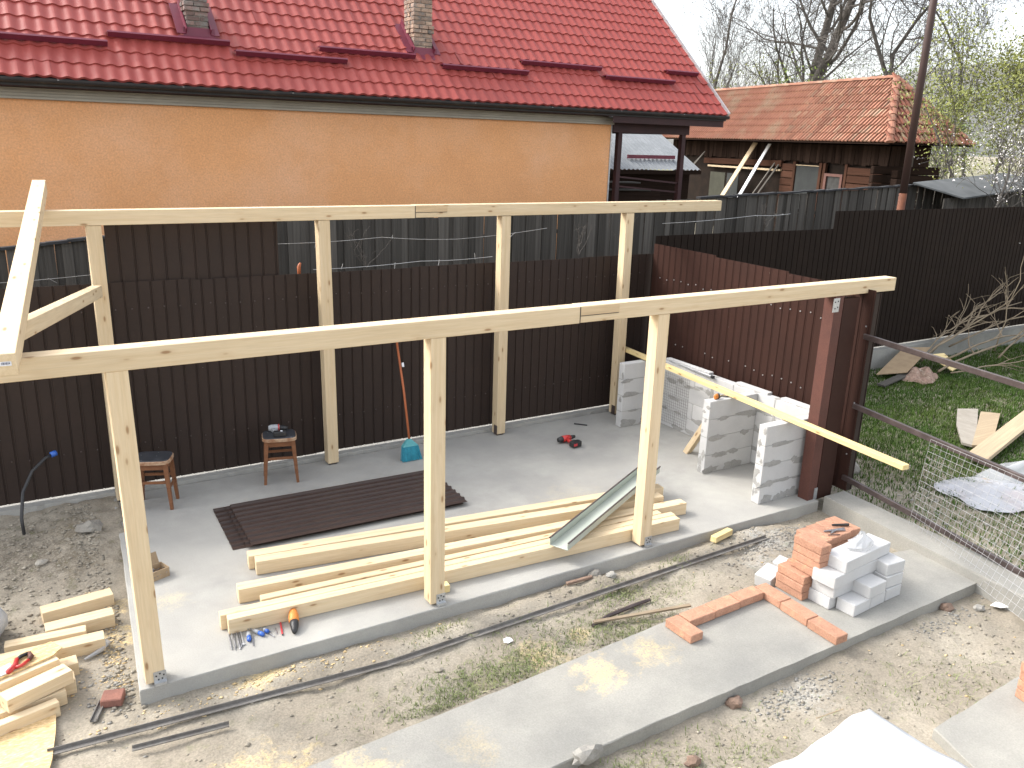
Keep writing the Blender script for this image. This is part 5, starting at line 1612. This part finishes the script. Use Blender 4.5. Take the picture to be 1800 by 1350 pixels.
# ------------------------------------------------------------------ things on the lawn
def flatboard(P, z0, z1, th, m, label, name='wide_board', grp='old boards lying on the lawn'):
    n = len(P)
    xs_ = [p[0] for p in P]
    zz = [z0 + (z1 - z0) * (p[0] - min(xs_)) / (max(xs_) - min(xs_)) for p in P]
    V = [(p[0], p[1], z - th) for p, z in zip(P, zz)] + [(p[0], p[1], z) for p, z in zip(P, zz)]
    F = [tuple(range(n)), tuple(range(n, 2 * n))] + [(i, (i + 1) % n, n + (i + 1) % n, n + i) for i in range(n)]
    return tag(MB().add(V, F).build(name, m), label, 'board', grp)
flatboard([(10.87, 1.07), (11.14, .94), (10.53, .59), (9.59, .07), (9.56, .21), (10.20, .67)], .02, .0, .03, m_oldboard, 'left wide grey worn board with a cut corner lying on the grass')
flatboard([(11.05, .85), (11.22, .68), (10.10, .13), (9.73, -.02), (9.55, .08)], .03, .0, .03, m_plank, 'right wide tan board lying beside the grey one on the grass')
tag(timber('wide_board', (12.3, .60, .06), (9.10, -.235, .05), .22, .05, m_plank, ch=.002), 'long thick plank crossing the two wide boards from the right edge', 'board', 'old boards lying on the lawn')
def sheet(name, label, c, rx, ry, h, m, seed, cat, rot=0):
    r_ = random.Random(seed)
    n = 22
    V = []
    ph = [r_.uniform(0, 6) for _ in range(6)]
    R = RZ(rot)
    for i in range(n + 1):
        for j in range(n + 1):
            u, v = -1 + 2 * i / n, -1 + 2 * j / n
            d = max(.001, math.hypot(u, v)); mx = max(abs(u), abs(v))
            a = math.atan2(v, u)
            k = mx / d * (1 + .10 * math.sin(3 * a + ph[0]) + .06 * math.sin(5 * a + ph[1]))
            x, y = u * k * rx, v * k * ry
            z = h * (1 - mx ** 2) * (.6 + .4 * math.sin(u * 5 + ph[2]) * math.sin(v * 6 + ph[3])) + .02 + .008 * math.sin(u * 9 + v * 6 + ph[4]) * (1 - mx * .5)
            p = R @ Vector((x, y, 0))
            V.append((c[0] + p.x, c[1] + p.y, gz(c[0] + p.x, c[1] + p.y) + z + .01))
    V = [(a - c[0], b - c[1], z) for a, b, z in V]
    F = [(i * (n + 1) + j, (i + 1) * (n + 1) + j, (i + 1) * (n + 1) + j + 1, i * (n + 1) + j + 1) for i in range(n) for j in range(n)]
    o = MB().add(V, F).build(name, m, None, True)
    o.location = (c[0], c[1], 0)
    return tag(o, label, cat)
sheet('plastic_sheet', 'pale grey plastic sheet with an orange smear lying behind the mesh panel', (8.55, -.80, 0), .62, .42, .06, m_film2, 4, 'sheet', -20)
sheet('clear_plastic', 'crumpled clear plastic film heaped beyond the grey sheet', (9.5, -.72, 0), .75, .36, .20, m_film, 6, 'plastic film', -15)
sheet('soiled_cloth', 'heap of soiled patterned cloth beneath the cut branches on the lawn', (12.05, 2.42, 0), .42, .26, .22, m_carpet, 8, 'cloth', 10)
tag(MB().add([(11.4, 2.72, .0), (12.4, 2.98, .27), (12.75, 2.74, .29), (11.8, 2.47, .05), (11.4, 2.72, -.012), (12.4, 2.98, .258), (12.75, 2.74, .278), (11.8, 2.47, .038)], [(0, 3, 2, 1), (4, 5, 6, 7), (0, 1, 5, 4), (1, 2, 6, 5), (2, 3, 7, 6), (3, 0, 4, 7)]).build('cardboard_sheet', m_card), 'curved cardboard sheet lying left above the soiled cloth', 'cardboard')
tag(MB().add([(12.5, 2.62, .22), (12.95, 2.62, .2), (13.0, 2.36, .03), (12.62, 2.24, .04), (12.5, 2.62, .205), (12.95, 2.62, .185), (13.0, 2.36, .015), (12.62, 2.24, .025)], [(0, 3, 2, 1), (4, 5, 6, 7), (0, 1, 5, 4), (1, 2, 6, 5), (2, 3, 7, 6), (3, 0, 4, 7)]).build('cardboard_sheet', m_woody), 'yellow board piece lying right of the soiled cloth', 'board')
tag(timber('grey_board', (11.0, 2.35, -.03), (12.0, 2.55, .0), .12, .03, m_woodg), 'grey board lying flat left of the soiled cloth', 'board')
def cutbranch(a, b, bend, r0_, seed, label, kids=5):
    r_ = random.Random(seed)
    t = thing('cut_branch', label, 'branch', a, 'cut branches piled on the lawn')
    a, b = Vector(a), Vector(b)
    P = []
    for i in range(9):
        u = i / 8
        P.append(a.lerp(b, u) + Vector((r_.uniform(-.03, .03), r_.uniform(-.04, .04), bend * math.sin(u * math.pi) + r_.uniform(-.02, .02))))
    MB().tube(P, [max(.005, .75 * r0_ * (1 - .08 * i)) for i in range(9)], 7).build('stem', m_branch, t, True)
    tw = MB()
    for k in range(kids):
        i = r_.randrange(2, 8)
        q = P[i]
        d = ((b - a).normalized() + Vector((r_.uniform(-.7, .7), r_.uniform(-.9, .9), r_.uniform(-.1, .8)))).normalized()
        L_ = r_.uniform(.35, 1.0)
        Q = [q]
        for j in range(5):
            d = (d + Vector((r_.uniform(-.25, .25), r_.uniform(-.25, .25), r_.uniform(-.25, .15)))).normalized()
            Q.append(Q[-1] + d * L_ / 5)
            if r_.random() < .5:
                e = (d + Vector((r_.uniform(-.9, .9), r_.uniform(-.9, .9), r_.uniform(-.3, .6)))).normalized()
                tw.tube([Q[-1], Q[-1] + e * L_ * .22, Q[-1] + e * L_ * .4 + Vector((0, 0, -.02))], [.006, .0045, .003], 4)
        tw.tube(Q, [max(.0035, r0_ * .5 * (1 - .16 * j)) for j in range(6)], 5)
    tw.build('twigs', m_branch, t)
BRL = [((12.3, 2.3, .05), (16.6, 2.55, .45), .06, .028, 'long cut branch lying lowest towards the right edge', 8),
       ((12.6, 2.75, .1), (15.8, 3.0, .75), .18, .03, 'cut branch arching up along the far fence base', 9),
       ((12.8, 2.5, .1), (15.6, 2.3, .25), .22, .024, 'curved cut branch in the middle of the heap', 8),
       ((13.0, 2.85, .15), (14.6, 2.75, 1.1), .1, .02, 'cut branch sticking up against the far brown fence', 4),
       ((14.4, 2.6, .1), (15.1, 2.7, 1.9), .05, .016, 'tallest twisted shoot rising before the far brown fence', 3),
       ((15.2, 2.5, .1), (15.9, 2.6, 1.9), .03, .02, 'thick shoot at the right edge rising before the far brown fence', 4),
       ((12.5, 2.15, .04), (15.2, 1.75, .12), .03, .016, 'thin cut branch nearest the camera on the grass', 6),
       ((13.5, 2.9, .2), (16.8, 2.2, .5), .3, .022, 'cut branch sweeping over the top of the heap', 9),
       ((12.9, 2.9, .2), (13.9, 2.95, .5), .1, .016, 'short tangled branch against the concrete fence base', 10),
       ((14.0, 2.3, .1), (17.0, 2.6, .9), .1, .022, 'cut branch fanning out at the right edge', 9)]
for i, (a, b, bend, r0_, lb_, kd) in enumerate(BRL):
    cutbranch(a, b, bend, r0_, 70 + i, lb_, kd)

# ------------------------------------------------------------------ grass, weeds, gravel, chips
def blades(name, pts, h0, h1, w, m, seed, kink=.5):
    r_ = np.random.default_rng(seed)
    n = len(pts)
    z = gheight(pts[:, 0], pts[:, 1])
    a = r_.uniform(0, 6.283, n); ln = r_.uniform(.15, kink + .25, n); h = r_.uniform(h0, h1, n)
    dx, dy = np.cos(a), np.sin(a)
    ww = w * r_.uniform(.6, 1.3, n)
    base = np.stack([pts[:, 0], pts[:, 1], z - .01], 1)
    side = np.stack([-dy * ww, dx * ww, np.zeros(n)], 1)
    mid = base + np.stack([dx * h * ln * .4, dy * h * ln * .4, h * .6], 1)
    tip = base + np.stack([dx * h * ln * 1.3, dy * h * ln * 1.3, h * (1 - .35 * ln)], 1)
    v = np.stack([base - side, base + side, mid + side * .8, mid - side * .8, tip + side * .1, tip - side * .1], 1).reshape(-1, 3)
    i = np.arange(n)[:, None] * 6
    f = np.concatenate([i + np.array([[0, 1, 2, 3]]), i + np.array([[3, 2, 4, 5]])], 0)
    o = link(bpy.data.objects.new(name, npmesh(name, v, f, m)))
    return kind(o, 'stuff')
r_ = np.random.default_rng(5)
n = 240000
P = np.stack([r_.uniform(7.0, 19, n), r_.uniform(-3.2, 3.1, n)], 1)
den = .58 + .8 * fbm(P[:, 0], P[:, 1], .9, 4) + .55 * sstep(7.3, 9.6, P[:, 0] + .35 * P[:, 1]) - .3 * (1 - sstep(7.4, 8.6, P[:, 0] + .2 * P[:, 1]))
den = np.minimum(den, .95)
P = P[(r_.random(n) < den) & (P[:, 0] > sidex(P[:, 1]) + .12)]
P = P[(P[:, 0] > 7.05)]
blades('lawn_grass', P, .03, .085, .0042, m_lawnblade, 6)
clumps = [(2.35, -.88, .28, 1500), (2.75, -.83, .2, 700), (2.05, -1.0, .16, 500), (3.4, -.78, .25, 700), (3.75, -.9, .2, 600), (3.9, -.42, .14, 450), (2.35, -.27, .12, 160), (4.6, -.3, .1, 120), (3.2, -2.25, .4, 900),
          (4.9, -2.3, .35, 260), (2.75, -2.0, .22, 420), (5.2, -2.5, .3, 250), (4.3, -.55, .16, 160), (3.0, -.55, .3, 240), (1.9, -.9, .3, 160), (3.9, -.62, .3, 260)]
pp = []
for (x, y, s, k) in clumps:
    pp.append(np.stack([r_.normal(x, s, k), r_.normal(y, s * .45, k)], 1))
P = np.concatenate(pp)
P = P[~((P[:, 1] < -1.0) & (P[:, 1] > -1.87) & (P[:, 0] < 6.8))]
P = P[~((P[:, 1] > -.12) & (P[:, 0] > .4))]
blades('weed_grass', P, .015, .055, .0028, m_weed, 8, .9)
def scatter(name, pts, s0, s1, m, seed, flat=.6):
    r_ = np.random.default_rng(seed)
    n = len(pts)
    z = gheight(pts[:, 0], pts[:, 1])
    s = s0 + (s1 - s0) * r_.random(n) ** 3
    oct_ = np.array([[1, 0, 0], [0, 1, 0], [-1, 0, 0], [0, -1, 0], [0, 0, 1], [0, 0, -1]], float)
    v = oct_[None] * (s[:, None, None] * r_.uniform(.6, 1.3, (n, 6, 1)))
    an = r_.uniform(0, 6.28, n); ca, sa = np.cos(an)[:, None], np.sin(an)[:, None]
    X = v[:, :, 0] * ca - v[:, :, 1] * sa; Y = v[:, :, 0] * sa + v[:, :, 1] * ca
    v = np.stack([X * 1.2, Y * .9, v[:, :, 2] * flat], 2) + np.stack([pts[:, 0], pts[:, 1], z + s * .15], 1)[:, None, :]
    tri = np.array([[0, 1, 4], [1, 2, 4], [2, 3, 4], [3, 0, 4], [1, 0, 5], [2, 1, 5], [3, 2, 5], [0, 3, 5]])
    f = (np.arange(n)[:, None, None] * 6 + tri[None]).reshape(-1, 3)
    return kind(link(bpy.data.objects.new(name, npmesh(name, v.reshape(-1, 3), f, m))), 'stuff')
def soilpts(n, seed, x0=-1, x1=7, y0=-3.2, y1=0):
    r_ = np.random.default_rng(seed)
    P = np.stack([r_.uniform(x0, x1, n), r_.uniform(y0, y1, n)], 1)
    ok = ~((P[:, 1] < -1.0) & (P[:, 1] > -1.9) & (P[:, 0] < 6.8)) & ~((P[:, 0] > .38) & (P[:, 1] > -.1)) & ~((P[:, 0] > 4.4) & (P[:, 1] < -2.6)) & ~((P[:, 0] > 6.4))
    return P[ok & (r_.random(n) < .35 + 1.6 * fbm(P[:, 0], P[:, 1], 1.7, 3) + .2)]
scatter('gravel', soilpts(14000, 1), .002, .013, m_gravel, 2)
scatter('dirt_lumps', np.concatenate([soilpts(2600, 3), np.stack([r_.uniform(-1, .42, 2400), r_.uniform(.9, 3.0, 2400)], 1), np.stack([r_.uniform(.25, .42, 900), r_.uniform(-.1, 3, 900)], 1)]), .003, .022, m_gravel, 4)
k = 900
Q = np.concatenate([np.stack([r_.normal(5.62, .28, k), r_.normal(-.42, .09, k)], 1), np.stack([r_.normal(4.15, .25, 500), r_.normal(-1.98, .06, 500)], 1), np.stack([r_.normal(5.9, .3, 260), r_.normal(-1.93, .06, 260)], 1), np.stack([r_.normal(.28, .09, 260), r_.normal(.15, .2, 260)], 1)])
Q = Q[~((Q[:, 1] > -1.86) & (Q[:, 1] < -1.0)) & ~((Q[:, 1] > -.12) & (Q[:, 0] > .4))]
scatter('mortar_crumbs', Q, .002, .018, m_mortarbit, 6)
Q = np.concatenate([np.stack([r_.normal(.34, .05, 700), r_.uniform(.2, 1.5, 700)], 1), np.stack([r_.normal(.2, .12, 150), r_.uniform(.1, .9, 150)], 1), soilpts(700, 9), np.stack([r_.normal(1.1, .5, 300), r_.normal(-.2, .06, 300)], 1)])
Q = Q[~((Q[:, 1] > -.12) & (Q[:, 0] > .4)) & ~((Q[:, 1] > -1.9) & (Q[:, 1] < -1.0))]
scatter('wood_chips', Q, .003, .016, m_chip, 7, .25)
scatter('lawn_litter', np.stack([r_.uniform(7.1, 8.6, 500), r_.uniform(-2.5, .3, 500)], 1), .004, .03, m_mortarbit, 10, .5)
